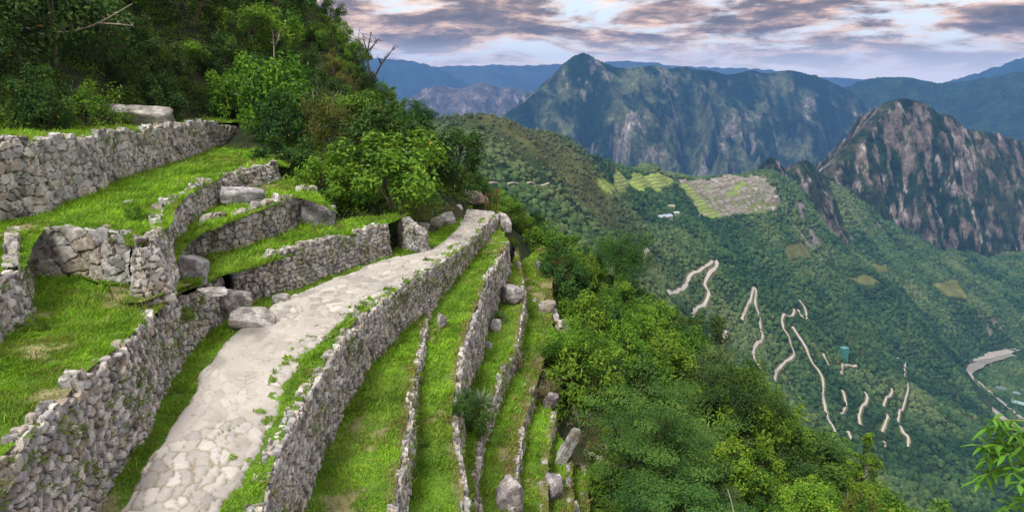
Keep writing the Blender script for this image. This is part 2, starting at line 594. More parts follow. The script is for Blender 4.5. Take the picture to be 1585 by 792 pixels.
def mountain(name, label, ridge, slope, base, res, spur_len, spur_amp, seed, rock, shear=0.4, prof=1.0, span=None, cols=None, rockbias=0.0, back=0.6, flat=0.0, crag=0.7):
    """ridge line given as (px, py, distance); flanks fall away from it with spurs and gullies"""
    R = np.array([pd(*a) for a in ridge])
    R, T = resample(R, step=res * 1.5)
    R[:, 2] += fbm(np.column_stack([T / (spur_len * 0.35), T * 0]), 4, seed + 3) * spur_amp * 0.10
    reach = span or (R[:, 2].max() - base) / slope
    x = np.arange(R[:, 0].min() - reach * .7, R[:, 0].max() + reach * .7, res); y = np.arange(R[:, 1].min() - reach * 1.15, R[:, 1].max() + reach * 0.35, res)
    X, Y = np.meshgrid(x, y, indexing='ij')
    P = np.column_stack([X.ravel(), Y.ravel()])
    D = np.empty(len(P)); I = np.empty(len(P), int)
    for a in range(0, len(P), 8000):
        d2 = ((P[a:a + 8000, None] - R[None, :, :2]) ** 2).sum(-1)
        I[a:a + 8000] = d2.argmin(1); D[a:a + 8000] = np.sqrt(d2.min(1))
    t = T[I]
    zr = R[I, 2]
    front = (P[:, 1] < R[I, 1])
    wob = fbm(P / (spur_len * 1.3), 3, seed) * spur_len * 0.35
    u = (t + shear * D + wob) / spur_len
    sp1 = ridged(np.column_stack([u, D / spur_len * 0.22]), 5, seed + 10, 0.55) ** 2.2 - 0.36
    sp3 = ridged(P / (spur_len * 0.3) + 7, 4, seed + 15, 0.55) ** 2 - 0.4
    sp2 = fbm(P / (spur_len * 0.5), 6, seed + 20, 0.6)
    amp = np.minimum(D * 0.55, spur_amp)
    z = zr - np.where(front, slope, slope * back) * np.maximum(D - flat, 0) ** prof * (reach ** (1 - prof)) + sp1 * amp * 2.0 + sp3 * amp * 0.55 + sp2 * amp * 0.25
    z = np.maximum(z, base)
    Z = z.reshape(X.shape)
    g = np.gradient(Z, res); st = np.hypot(g[0], g[1]).ravel()
    nz = fbm(np.column_stack([u * 4.5, D / spur_len * 2.0]), 6, seed + 30, 0.62)
    nz2 = fbm(P / (spur_len * 0.16), 5, seed + 31, 0.6)
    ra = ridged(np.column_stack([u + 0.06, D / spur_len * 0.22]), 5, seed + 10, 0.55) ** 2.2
    aspect_shade = np.clip((ra - 0.36 - sp1) * 3.0, -1, 1)
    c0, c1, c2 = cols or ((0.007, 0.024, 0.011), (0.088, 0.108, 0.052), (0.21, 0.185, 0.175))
    dry = sstep(-0.2, 0.5, sp1 * 0.9 + aspect_shade * 0.5 + sp3 * 0.5 + nz2 * 0.8)[:, None]  # pale grass against dark forest, plus sunlit and shaded spur sides put into the colour
    fade = (crag > 1.0) * (0.30 * sstep(190, 330, D) + 0.28 * sstep(1080, 1280, P[:, 0]))
    rk = np.clip(sstep(0.08, 0.32, nz - fade + nz2 * crag + sp3 * (crag - 0.7) * 0.5 - 0.16 + rockbias) * rock * sstep(0.7, 1.3, st), 0, 1)[:, None]
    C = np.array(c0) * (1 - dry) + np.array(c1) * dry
    C = C * (1 - rk) + np.array(c2) * rk * (1 + 0.5 * nz2[:, None])
    fl = (sstep(0.28, 0.5, fbm(np.column_stack([u * 9, D / spur_len * 2.4]), 4, seed + 33)) * rk[:, 0] * 0.8)[:, None]
    C = C * (1 - fl) + np.array([0.34, 0.325, 0.31]) * fl
    C = C * (1 + 0.45 * fbm(P / (res * 3.0), 3, seed + 34))[:, None]
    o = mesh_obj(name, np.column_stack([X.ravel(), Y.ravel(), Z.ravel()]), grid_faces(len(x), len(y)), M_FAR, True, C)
    tag(o, label, "mountain", kind="structure")
    return o


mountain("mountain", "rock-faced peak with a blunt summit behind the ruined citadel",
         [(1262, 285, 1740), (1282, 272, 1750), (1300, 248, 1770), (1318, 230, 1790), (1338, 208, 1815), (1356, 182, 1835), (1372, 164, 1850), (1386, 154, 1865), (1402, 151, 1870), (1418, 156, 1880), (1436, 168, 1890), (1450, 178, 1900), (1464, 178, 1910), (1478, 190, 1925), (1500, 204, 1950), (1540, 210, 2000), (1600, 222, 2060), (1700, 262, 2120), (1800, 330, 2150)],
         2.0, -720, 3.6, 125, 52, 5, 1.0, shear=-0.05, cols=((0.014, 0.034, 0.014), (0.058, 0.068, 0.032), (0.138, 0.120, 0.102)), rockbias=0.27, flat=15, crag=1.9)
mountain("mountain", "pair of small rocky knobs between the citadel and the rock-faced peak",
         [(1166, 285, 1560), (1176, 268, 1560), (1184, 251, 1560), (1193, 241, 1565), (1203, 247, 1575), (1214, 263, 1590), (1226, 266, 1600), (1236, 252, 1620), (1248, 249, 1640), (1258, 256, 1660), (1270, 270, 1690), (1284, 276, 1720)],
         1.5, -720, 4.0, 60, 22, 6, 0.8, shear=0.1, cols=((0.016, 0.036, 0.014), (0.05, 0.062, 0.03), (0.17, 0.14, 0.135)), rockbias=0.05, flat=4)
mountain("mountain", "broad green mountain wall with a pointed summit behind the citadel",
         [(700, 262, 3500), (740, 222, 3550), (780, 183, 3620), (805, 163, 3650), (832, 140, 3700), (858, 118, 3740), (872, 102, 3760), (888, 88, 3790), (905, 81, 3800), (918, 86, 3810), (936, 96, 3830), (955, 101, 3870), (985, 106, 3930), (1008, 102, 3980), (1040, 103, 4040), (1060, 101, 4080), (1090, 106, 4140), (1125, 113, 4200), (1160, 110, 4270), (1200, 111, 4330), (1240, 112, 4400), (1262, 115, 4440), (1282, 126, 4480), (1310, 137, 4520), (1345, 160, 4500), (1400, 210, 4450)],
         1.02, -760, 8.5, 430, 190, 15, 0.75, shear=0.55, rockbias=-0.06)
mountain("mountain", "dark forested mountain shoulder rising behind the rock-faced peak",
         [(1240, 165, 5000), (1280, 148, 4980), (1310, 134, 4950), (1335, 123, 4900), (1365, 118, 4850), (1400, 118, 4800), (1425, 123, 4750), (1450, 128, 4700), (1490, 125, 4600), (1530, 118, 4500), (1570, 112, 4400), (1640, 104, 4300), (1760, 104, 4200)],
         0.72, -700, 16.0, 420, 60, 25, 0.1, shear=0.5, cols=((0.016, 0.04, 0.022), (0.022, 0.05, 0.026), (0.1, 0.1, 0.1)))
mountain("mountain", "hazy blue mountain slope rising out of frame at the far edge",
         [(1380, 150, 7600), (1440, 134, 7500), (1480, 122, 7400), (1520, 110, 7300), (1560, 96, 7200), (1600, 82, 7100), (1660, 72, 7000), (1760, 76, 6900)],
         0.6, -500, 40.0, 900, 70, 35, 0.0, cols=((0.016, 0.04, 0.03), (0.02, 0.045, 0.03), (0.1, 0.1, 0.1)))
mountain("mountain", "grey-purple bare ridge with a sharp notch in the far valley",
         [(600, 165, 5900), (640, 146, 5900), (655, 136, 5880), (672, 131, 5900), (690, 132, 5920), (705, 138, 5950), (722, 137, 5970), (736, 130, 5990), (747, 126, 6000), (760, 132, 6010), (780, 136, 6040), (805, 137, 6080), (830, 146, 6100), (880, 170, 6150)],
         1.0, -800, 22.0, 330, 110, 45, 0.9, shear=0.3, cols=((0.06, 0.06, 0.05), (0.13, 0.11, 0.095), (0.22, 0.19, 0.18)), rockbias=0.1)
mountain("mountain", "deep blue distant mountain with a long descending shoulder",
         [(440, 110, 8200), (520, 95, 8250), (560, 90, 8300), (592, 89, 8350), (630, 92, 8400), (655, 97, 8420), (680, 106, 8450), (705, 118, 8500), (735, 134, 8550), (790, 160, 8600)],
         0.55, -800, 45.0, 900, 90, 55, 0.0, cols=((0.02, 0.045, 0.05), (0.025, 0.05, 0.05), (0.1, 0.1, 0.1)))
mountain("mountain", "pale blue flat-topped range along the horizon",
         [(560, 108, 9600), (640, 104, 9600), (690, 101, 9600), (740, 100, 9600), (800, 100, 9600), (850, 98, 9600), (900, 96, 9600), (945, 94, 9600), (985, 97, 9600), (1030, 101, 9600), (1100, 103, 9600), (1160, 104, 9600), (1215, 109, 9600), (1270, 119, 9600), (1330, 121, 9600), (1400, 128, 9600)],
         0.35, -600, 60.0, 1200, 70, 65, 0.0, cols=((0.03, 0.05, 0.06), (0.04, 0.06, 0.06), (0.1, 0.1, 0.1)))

vf = mesh_obj("valley_floor", [(-9000, -300, -820), (9000, -300, -820), (9000, 10200, -820), (-9000, 10200, -820)], np.array([(0, 1, 2, 3)]), M_FAR, False, np.array([[0.03, 0.05, 0.03]] * 4))
tag(vf, "dark forested valley floor", "ground", kind="structure")


# river and its gravel bank
def ribbon(name, cpts, width, mat, col, lift=0.5, kind="structure", label=None, cat=None, flat=None):
    P = smooth_poly(cpts, 8)
    T = np.gradient(P[:, :2], axis=0); T /= np.linalg.norm(T, axis=1)[:, None] + 1e-9
    Nn = np.column_stack([T[:, 1], -T[:, 0]])
    w = np.broadcast_to(np.asarray(width, float), (len(P),)) if np.ndim(width) == 0 else np.interp(np.linspace(0, 1, len(P)), np.linspace(0, 1, len(width)), width)
    w = w * (1 + 0.3 * fbm(np.column_stack([np.arange(len(P)) * 0.37, np.zeros(len(P))]), 2, 5))
    rows = []
    for k in np.linspace(-0.5, 0.5, 4):
        xy = P[:, :2] + Nn * (w * k)[:, None]
        z = mid_bil(xy[:, 0], xy[:, 1]) if flat is None else np.full(len(P), flat)
        rows.append(np.column_stack([xy, z]))
    rows = np.array(rows)
    if flat is None:
        rows[:, :, 2] += lift
    else:
        rows[:, :, 2] += lift
    V = rows.transpose(1, 0, 2).reshape(-1, 3)
    o = mesh_obj(name, V, grid_faces(len(P), 4)[:, ::-1], mat, True, np.broadcast_to(np.array(col), (len(V), 3)))
    tag(o, label, cat, kind=kind)
    return o


rv = [pz(*a, RIVER_Z) for a in ((1560, 546), (1530, 556), (1503, 572), (1492, 592), (1508, 612), (1535, 636), (1570, 662), (1620, 700))]
ribbon("river", rv, [30, 26, 16, 14, 20, 24, 26, 28], M_RIVER, (0.20, 0.20, 0.17), 0.6, label="pale winding river at the bottom of the valley", cat="river", flat=RIVER_Z)
for nm, pts, ws, lb in (("gravel_bank", [(1572, 540), (1545, 546), (1518, 553), (1500, 560)], [16, 30, 22, 4], "pale gravel bar on the upper river bend"),
                        ("gravel_bank", [(1497, 575), (1504, 588), (1516, 604)], [10, 14, 5], "pale gravel bar on the inner river bend"),
                        ("gravel_bank", [(1500, 600), (1520, 622), (1552, 650), (1590, 682)], [5, 10, 12, 10], "thin gravel strip along the near river bank")):
    ribbon(nm, [pz(*a, RIVER_Z) for a in pts], ws, M_ROAD, (0.30, 0.285, 0.26), 1.2, label=lb, cat="gravel bank", flat=RIVER_Z)
ribbon("road", [pz(*a, RIVER_Z) for a in ((1512, 590), (1545, 618), (1590, 655))], 6, M_ROAD, (0.25, 0.235, 0.21), 1.6, label="track beside the river on the valley floor", cat="road", flat=RIVER_Z)

# the zigzag road up the forested slope
ROADS = [([(1004, 388), (998, 397), (996, 413)], 3.4),
         ([(1034, 454), (1050, 450), (1062, 442), (1068, 428), (1085, 418), (1100, 408), (1110, 404), (1108, 414), (1096, 428), (1091, 441), (1097, 453), (1094, 465), (1080, 477), (1070, 492)], 4.6),
         ([(1148, 496), (1154, 480), (1162, 464), (1166, 448), (1170, 452), (1169, 470), (1175, 490), (1177, 510)], 3.6),
         ([(1177, 512), (1180, 522), (1168, 538), (1167, 552), (1174, 566), (1181, 576)], 3.8),
         ([(1126, 512), (1119, 524), (1116, 540)], 3.6),
         ([(1237, 464), (1246, 478), (1248, 494), (1240, 490), (1236, 480), (1228, 486), (1212, 490), (1212, 506), (1220, 520), (1224, 534), (1229, 550), (1214, 562), (1203, 574), (1199, 590)], 3.4),
         ([(1226, 506), (1238, 524), (1248, 542), (1256, 560), (1268, 576), (1274, 594), (1274, 612), (1277, 632), (1284, 652), (1292, 668), (1298, 680)], 3.6),
         ([(1274, 548), (1280, 560), (1284, 568)], 2.6),
         ([(1302, 580), (1303, 570), (1310, 565), (1326, 566)], 3.0),
         ([(1304, 604), (1308, 618), (1308, 630), (1298, 641)], 3.2),
         ([(1331, 658), (1330, 642), (1340, 624), (1342, 614), (1338, 608)], 3.4),
         ([(1356, 624), (1372, 616), (1380, 608), (1380, 602)], 2.8),
         ([(1365, 668), (1370, 656), (1374, 644), (1371, 640)], 2.8),
         ([(1388, 556), (1401, 560), (1400, 572), (1404, 590), (1405, 605), (1398, 630), (1391, 644), (1394, 660), (1405, 678), (1405, 692)], 2.8),
         ([(1312, 668), (1318, 680)], 2.8), ([(1368, 684), (1369, 692)], 2.6),
         ([(748, 285), (790, 285), (820, 283), (850, 284)], 1.3)]
ROADPTS = []
for pts, w in ROADS:
    P = [hit(*a) for a in pts]
    P = [p for p in P if p is not None]
    if len(P) > 1:
        ribbon("road_bank", P, w * 2.0, M_MID, (0.115, 0.125, 0.06), 0.35, label="scrubby cut bank along the zigzag road", cat="bank")
        ribbon("road", P, w * 0.75, M_ROAD, (0.40, 0.385, 0.35), 0.7, label="pale dirt road zigzagging up the forested mountainside", cat="road")
        ROADPTS.append(resample(smooth_poly(P, 6)[:, :3], step=3.0)[0])
ROADPTS = np.vstack(ROADPTS)[:, :2]

# forest canopy over the hillside: nobody could count these trees
def forest():
    g = np.random.default_rng(11)
    n = 370000
    x = g.uniform(-330, 1350, n); y = g.uniform(260, 1800, n)
    z = mid_bil(x, y)
    dep = y * CP - z * SP
    u = x / dep * FOC + CX; v = CY - (y * SP + z * CP) / dep * FOC
    ok = (u > 520) & (u < 1640) & (v < 815) & (v > 170)
    x, y, z, dep = x[ok], y[ok], z[ok], dep[ok]
    P = np.column_stack([x, y])
    d = fbm(P * 0.014, 4, 91)
    ok = g.random(len(x)) < np.clip(0.66 + d * 0.9, 0.2, 0.95)
    for f in FIELDS + GRASSY:
        for sh in (0, 5, 10, 15): ok &= ~in_poly(P * (1 + sh / np.hypot(P[:, 0], P[:, 1]))[:, None], f)
    ok &= ~in_poly(P, CITA)
    rvp = resample(smooth_poly(rv, 8), step=6.0)[0][:, :2]
    ok &= np.array([((rvp - p) ** 2).sum(1).min() > 17 ** 2 if p[0] > 600 else True for p in P])
    cr = np.exp(-((x - 20) ** 2 / 170 ** 2 + (y - 790) ** 2 / 160 ** 2))
    ok &= g.random(len(x)) > cr * 0.45
    ix = np.clip(((x - gx[0]) / 6.5).astype(int), 0, len(gx) - 1); iy = np.clip(((y - gy[0]) / 6.5).astype(int), 0, len(gy) - 1)
    ok &= rockm[ix * len(gy) + iy, 0] < 0.5
    # hidden behind the crest or the near hill
    for a in range(0, len(x), 20000):
        s = slice(a, a + 20000)
        vis = np.ones(len(x[s]), bool)
        for t in np.linspace(0.35, 0.97, 26):
            vis &= (z[s] + 9) * t > mid_bil(x[s] * t, y[s] * t) - 6
        ok[s] &= vis
    dr = np.full(len(x), 1e9)
    for a in range(0, len(x), 4000):
        s = slice(a, a + 4000)
        q = P[s][:, None] - ROADPTS[None]
        # keep the road and a strip of low scrub on the viewer's side of it clear
        dr[s] = np.sqrt((q ** 2).sum(-1)).min(1)
        ahead = ((q[..., 0] * 0.35 + q[..., 1] * 0.94) < 0) & (np.abs(q[..., 0] * 0.94 - q[..., 1] * 0.35) < 3.5) & ((q ** 2).sum(-1) < 13 ** 2)
        ok[s] &= ~ahead.any(1)
    ok &= dr > 2.6 + g.random(len(x)) * 2.0
    x, y, z, dep = x[ok], y[ok], z[ok], dep[ok]
    n = len(x)
    P = np.column_stack([x, y])
    tone = fbm(P * 0.02, 4, 95) * 0.8 + fbm(P * np.array([0.004, 0.009]), 3, 96) * 0.9 + g.normal(0, 0.19, n)
    V0, F0 = ICO[1]
    size = np.clip(g.lognormal(0.50, 0.48, n), 0.6, 4.2) * (0.75 + 0.35 * np.clip(dep / 1200, 0.4, 1.4))
    size *= 1 - 0.45 * np.exp(-((x - 20) ** 2 / 150 ** 2 + (y - 790) ** 2 / 150 ** 2))
    variants = []
    for k in range(12):
        r = 1 + 0.6 * fbm(V0 * 2.6 + k * 7.0, 3, 100 + k)
        variants.append(V0 * r[:, None])
    variants = np.array(variants)
    Vt = variants[g.integers(0, 12, n)]
    th = g.uniform(0, 6.28, n); c, s_ = np.cos(th), np.sin(th)
    X = Vt[..., 0] * c[:, None] - Vt[..., 1] * s_[:, None]; Y = Vt[..., 0] * s_[:, None] + Vt[..., 1] * c[:, None]
    W = np.stack([X * size[:, None], Y * size[:, None], Vt[..., 2] * (size * g.uniform(0.8, 1.35, n))[:, None]], -1)
    W += np.stack([x, y, z + size * 0.45], -1)[:, None]
    F = (F0[None] + (np.arange(n) * len(V0))[:, None, None]).reshape(-1, 3)
    pal = np.array([(0.015, 0.043, 0.021), (0.033, 0.078, 0.029), (0.063, 0.117, 0.040), (0.112, 0.155, 0.060)])
    tt = np.clip((tone + 0.75) / 1.5, 0, 0.999) * 3
    k = tt.astype(int); a = (tt - k)[:, None]
    C = pal[k] * (1 - a) + pal[np.minimum(k + 1, 3)] * a
    crw = (np.exp(-((x - 20) ** 2 / 150 ** 2 + (y - 790) ** 2 / 150 ** 2)) * g.uniform(0.5, 1.0, n))[:, None]
    C = C * (1 - crw) + np.array([0.085, 0.092, 0.040]) * crw
    C = np.repeat(C, len(V0), 0)
    o = mesh_obj("forest", W.reshape(-1, 3), F, M_CANOPY, True, C)
    tag(o, "dense cloud forest covering the mountainside below the citadel", "forest", kind="stuff")
    print("forest trees", n)


forest()

# the ruined citadel: roofless stone houses and terrace walls
def ruin_house(L, W, H, gable, seed):
    g = np.random.default_rng(seed)
    m = MB(); t = 0.8
    def wall_box(cx, cy, sx, sy, h, b=0): m.box((cx, cy, h / 2 - 1.0), (sx, sy, h + 2.0), 0, g.uniform(0.85, 1.12) * np.array([0.46, 0.435, 0.39]))
    wall_box(0, W / 2 - t / 2, L, t, H)
    wall_box(-L * 0.32, -W / 2 + t / 2, L * 0.36, t, H * 0.9); wall_box(L * 0.32, -W / 2 + t / 2, L * 0.36, t, H * 0.95)
    m.box((0, -W / 2 + t / 2, H * 0.86), (L * 0.28, t * 0.9, H * 0.16), 0, (0.27, 0.25, 0.22))
    for s in (-1, 1):
        x = s * (L / 2 - t / 2)
        wall_box(x, 0, t * 0.98, W - 2 * t, H)
        if gable:
            V = np.array([(x - t / 2, -W / 2 + t, H), (x + t / 2, -W / 2 + t, H), (x - t / 2, W / 2 - t, H), (x + t / 2, W / 2 - t, H), (x - t / 2, 0, H + gable), (x + t / 2, 0, H + gable)])
            m.add(V, np.array([(0, 4, 2), (1, 3, 5)]), (0.29, 0.27, 0.24)); m.add(V, np.array([(0, 1, 5, 4), (2, 4, 5, 3)]), (0.29, 0.27, 0.24))
    return m.data("ruined_house", M_RUIN, False)


def citadel():
    g = np.random.default_rng(21)
    kinds = [ruin_house(11, 7, 3.2, 2.2, 1), ruin_house(15, 7.5, 3.0, 0, 2), ruin_house(8, 6, 2.8, 1.8, 3), ruin_house(20, 7, 2.2, 0, 4), ruin_house(9, 9, 3.8, 2.6, 5)]
    kl = ["gabled roofless stone house", "long roofless stone house", "small gabled stone house", "low oblong walled enclosure", "tall square roofless stone house"]
    a0 = math.atan2(CITA[2][1] - CITA[0][1], CITA[2][0] - CITA[0][0])
    ca, sa = math.cos(a0), math.sin(a0)
    placed = []
    spots = ["along the citadel's upper edge", "in the citadel's middle rows", "on the citadel's lower terraces"]
    ends = ["near the green plaza", "near the terraced fields", "by the pointed hill", "by the outer slope"]
    for row in np.arange(-260, 300, 12.0):
        for q in np.arange(-320, 360, 16.0):
            cx, cy = 420 + ca * q - sa * row, 1290 + sa * q + ca * row
            cx += g.normal(0, 2.0); cy += g.normal(0, 2.0)
            if not in_poly(np.array([[cx, cy]]), CITA)[0] or any(in_poly(np.array([[cx, cy]]), f)[0] for f in FIELDS):
                continue
            if g.random() < 0.13: continue
            placed.append((cx, cy, row, q))
    for i, (cx, cy, row, q) in enumerate(placed[:230]):
        k = int(g.integers(0, 5))
        z = min(mid_bil(cx + dx, cy + dy) for dx in (-4, 4) for dy in (-3, 3)) + 0.6
        o = link("ruined_house", kinds[k])
        o.location = (cx, cy, z); o.rotation_euler = (0, 0, a0 + g.choice([0, math.pi, math.pi / 2], p=[.52, .42, .06]) + g.normal(0, 0.03))
        s = g.uniform(1.0, 1.3); o.scale = (s, s, s)
        sp = spots[0 if row > 30 else 1 if row > -50 else 2]; en = ends[int(np.clip((q + 140) // 70, 0, 3))]
        tag(o, f"{kl[k]} {sp} {en}", "ruin", "roofless stone houses of the ruined citadel")
    print("ruins", len(placed))
    # terrace walls stepping down the two field areas
    rows = []
    for poly, lo, hi, st, nm in ((FIELDS[0], 0, 1, 7.0, "green farming terraces above the citadel"), (FIELDS[1], 0, 1, 8.0, "narrow green terraces beside the ruins")):
        zz = mid_bil(poly[:, 0], poly[:, 1])
        x0, x1, y0, y1 = poly[:, 0].min(), poly[:, 0].max(), poly[:, 1].min(), poly[:, 1].max()
        xs = np.arange(x0, x1, 3.0); ys = np.arange(y0, y1, 1.0)
        for k, lev in enumerate(np.arange(zz.min() + 3, zz.max(), 4.5)):
            pts = []
            for X in xs:
                zc = mid_bil(np.full(len(ys), X), ys)
                s = np.where(np.diff(np.sign(zc - lev)) != 0)[0]
                if len(s) and in_poly(np.array([[X, ys[s[0]]]]), poly)[0]:
                    pts.append((X, ys[s[0]], lev))
            if len(pts) < 4: continue
            P = np.array(pts)
            m = MB()
            for a, b in zip(P[:-1], P[1:]):
                if np.linalg.norm(b - a) > 12: continue
                V = np.array([a + (0, -0.5, -2.2), b + (0, -0.5, -2.2), b + (0, -0.3, 0.8), a + (0, -0.3, 0.8), b + (0, 1.2, 0.8), a + (0, 1.2, 0.8)])
                m.add(V, np.array([(0, 1, 2, 3), (3, 2, 4, 5)]), (0.24, 0.23, 0.19))
            if m.n:
                o = m.build("terrace_wall", M_RUIN, None, False)
                tag(o, f"thin stone terrace wall crossing the {nm}", "terrace wall", f"retaining walls of the {nm}")


citadel()


def lodge(px, py, size, rot, wallc, roofc, label, name="building", flat=False):
    p = hit(px, py)
    if p is None: return
    root = link(name, None); root.location = p; root.rotation_euler = (0, 0, rot)
    L, W, H = size
    m = MB(); m.box((0, 0, H / 2 - 2), (L, W, H + 4), 0, wallc); m.build("wall", M_RUIN, root, False)
    m = MB(); rz = H + (0.15 if flat else W * 0.28)
    if flat:
        m.box((0, 0, H + 0.3), (L * 1.06, W * 1.08, 0.5), 0, roofc)
    else:
        V = np.array([(-L * .54, -W * .6, H - 0.1), (L * .54, -W * .6, H - 0.1), (L * .54, W * .6, H - 0.1), (-L * .54, W * .6, H - 0.1), (-L * .54, 0, rz), (L * .54, 0, rz)])
        m.add(V, np.array([(0, 1, 5, 4), (2, 3, 4, 5)]), roofc); m.add(V, np.array([(1, 2, 5), (3, 0, 4)]), roofc)
    m.build("roof", M_RUIN, root, False)
    for k in range(int(L // 5)):
        m = MB(); m.box((-L / 2 + 2.5 + k * 5, -W / 2 - 0.03, H * 0.55), (1.6, 0.1, 1.3), 0, (0.03, 0.035, 0.04)); m.build("window", M_RUIN, root, False)
    tag(root, label, "building")


lodge(1028, 340, (22, 10, 5), 0.5, (0.45, 0.44, 0.42), (0.30, 0.35, 0.42), "grey-blue roofed lodge in the trees below the farming terraces")
lodge(1044, 334, (12, 8, 4), 0.2, (0.42, 0.40, 0.38), (0.34, 0.36, 0.40), "small pale hut just above the grey-blue lodge")
lodge(1038, 323, (11, 8, 4), 0.0, (0.36, 0.34, 0.25), (0.30, 0.27, 0.18), "thatch-coloured hut at the upper edge of the lodge clearing")
lodge(1305, 556, (9, 8, 17), 0.2, (0.05, 0.24, 0.21), (0.10, 0.26, 0.24), "tall teal-green building beside the zigzag road", flat=True)
lodge(1580, 628, (26, 10, 5), -0.75, (0.3, 0.32, 0.3), (0.22, 0.36, 0.34), "long pale-teal roofed shed beside the river")
lodge(1548, 604, (14, 9, 5), -0.6, (0.25, 0.25, 0.23), (0.10, 0.17, 0.18), "small dark-roofed house on the far river bank")
lodge(1573, 612, (12, 8, 5), -0.6, (0.26, 0.26, 0.25), (0.13, 0.22, 0.22), "grey house between the river sheds")

# ---------------------------------------------------------------- near terraces
Z_PATH = -7.0
zT1 = pw([(8, -5.0), (12, -5.15), (14.7, -5.35), (18, -5.65), (22, -5.95), (32, -5.8)])
zTC = pw([(18, -4.95), (22, -4.85), (27, -4.65), (34, -4.35), (40, -4.2)])
zTE = pw([(10, -4.3), (14, -4.2), (17, -4.05), (19.5, -3.93), (45, -3.85)])
zTF = pw([(12, -1.85), (19, -1.98), (28, -2.3), (42, -2.68)])
zR1 = pw([(8, -9.2), (13, -9.0), (25.5, -8.42), (40, -7.7)])
zR2 = pw([(10, -10.6), (14.8, -10.0), (25.3, -8.5), (28, -8.05), (33, -7.75), (40, -7.4)])
zR3 = pw([(10, -12.2), (17, -11.4), (24.5, -10.5), (28, -9.9), (34, -9.1), (40, -8.8)])
zR4 = pw([(10, -12.8), (17, -12.0), (25.5, -11.2), (30, -10.7), (40, -10.0)])
zR5 = pw([(10, -13.5), (17, -12.7), (25.5, -11.8), (30, -11.3), (40, -10.4)])
zR6 = pw([(10, -14.2), (17, -13.35), (25.5, -12.4), (40, -11.0)])
zR7 = pw([(10, -14.8), (17, -13.9), (25.5, -12.9), (40, -11.6)])
zR8 = pw([(10, -15.4), (17, -14.5), (25.5, -13.4), (40, -12.2)])


def L(pts, zf):
    return np.array([pz(a, b, zf) for a, b in pts])


# lines traced along wall tops and feet, all as points on the ground they stand on
WA_base = L([(-160, 1250), (0, 1000), (95, 880), (154, 792), (169, 740), (220, 677), (252, 614), (284, 563), (318, 522), (343, 492), (352, 478)], Z_PATH)
WB_base = L([(366, 472), (400, 464), (464, 443), (552, 411), (606, 394)], Z_PATH)
WC_base = L([(276, 432), (300, 408), (332, 397), (374, 390), (420, 373), (468, 353), (500, 345)], zT1)
WD_tow = np.array([(-9.75, 17.3, -5.22), (-9.2, 16.4, -5.22), (-8.8, 16.45, -5.22), (-8.55, 17.0, -5.22)])
WD_line = np.vstack([WD_tow, [(-9.0, 18.4, -5.05), (-9.9, 20.6, -4.98)], L([(293, 350), (329, 321), (343, 311), (380, 296), (436, 283)], zTC)])
WD_base = np.vstack([[(-9.0, 18.4, -5.0)], L([(293, 350), (329, 321), (343, 311), (380, 296), (436, 283)], zTC)])
WE_base = L([(38, 431), (72, 430), (130, 429), (203, 437)], -5.2)
WS_base = L([(50, 493), (48, 465), (47, 425)], -5.2)
WG_base = L([(-60, 590), (0, 540), (50, 494)], -5.18)
WF_base = L([(-420, 520), (-110, 385), (-50, 365), (0, 347), (71, 331), (148, 302), (198, 278), (247, 262), (293, 247), (332, 232), (383, 222)], zTE)
def onward(line, dist):
    """carry a line on past the frame edge"""
    d = line[0] - line[1]; d = d / np.linalg.norm(d[:2])
    return np.vstack([line[0] + d * dist * (1, 1, 0), line])


WG_base = onward(WG_base, 6.0)
W1_top = L([(385, 900), (405, 800), (432, 700), (462, 636), (498, 575), (528, 524), (560, 490), (600, 462), (660, 422), (715, 388), (748, 354), (772, 332)], Z_PATH)
W2_top = L([(598, 900), (613, 792), (630, 690), (650, 568), (664, 495), (671, 478)], zR1)
W3_top = L([(740, 880), (727, 792), (723, 753), (712, 705), (706, 650), (709, 599), (715, 560), (724, 518), (737, 486), (750, 447), (762, 425), (772, 400), (790, 377)], zR2)
W4_top = L([(760, 880), (742, 792), (735, 740), (738, 700), (748, 655), (764, 613), (776, 580), (801, 541), (806, 500), (812, 455), (808, 420), (800, 380)], zR3)
W5_top = L([(800, 880), (796, 792), (797, 740), (804, 700), (816, 645), (832, 597)], zR4)
W6_top = L([(850, 880), (844, 792), (843, 730), (850, 672), (858, 640)], zR5)
W7_top = L([(890, 880), (884, 792), (882, 740), (884, 700)], zR6)
W8_top = L([(915, 880), (908, 792), (905, 745), (903, 720)], zR7)
W9_top = L([(955, 880), (942, 792), (938, 740), (932, 700)], zR8)

path_l = L([(110, 900), (178, 800), (235, 700), (300, 600), (345, 530), (398, 492), (440, 462), (520, 431), (590, 404), (650, 391), (690, 374), (712, 346), (722, 324)], Z_PATH)
path_r = L([(290, 900), (338, 800), (385, 730), (430, 650), (452, 585), (498, 522), (543, 488), (598, 457), (655, 418), (712, 385), (746, 352), (768, 330)], Z_PATH)


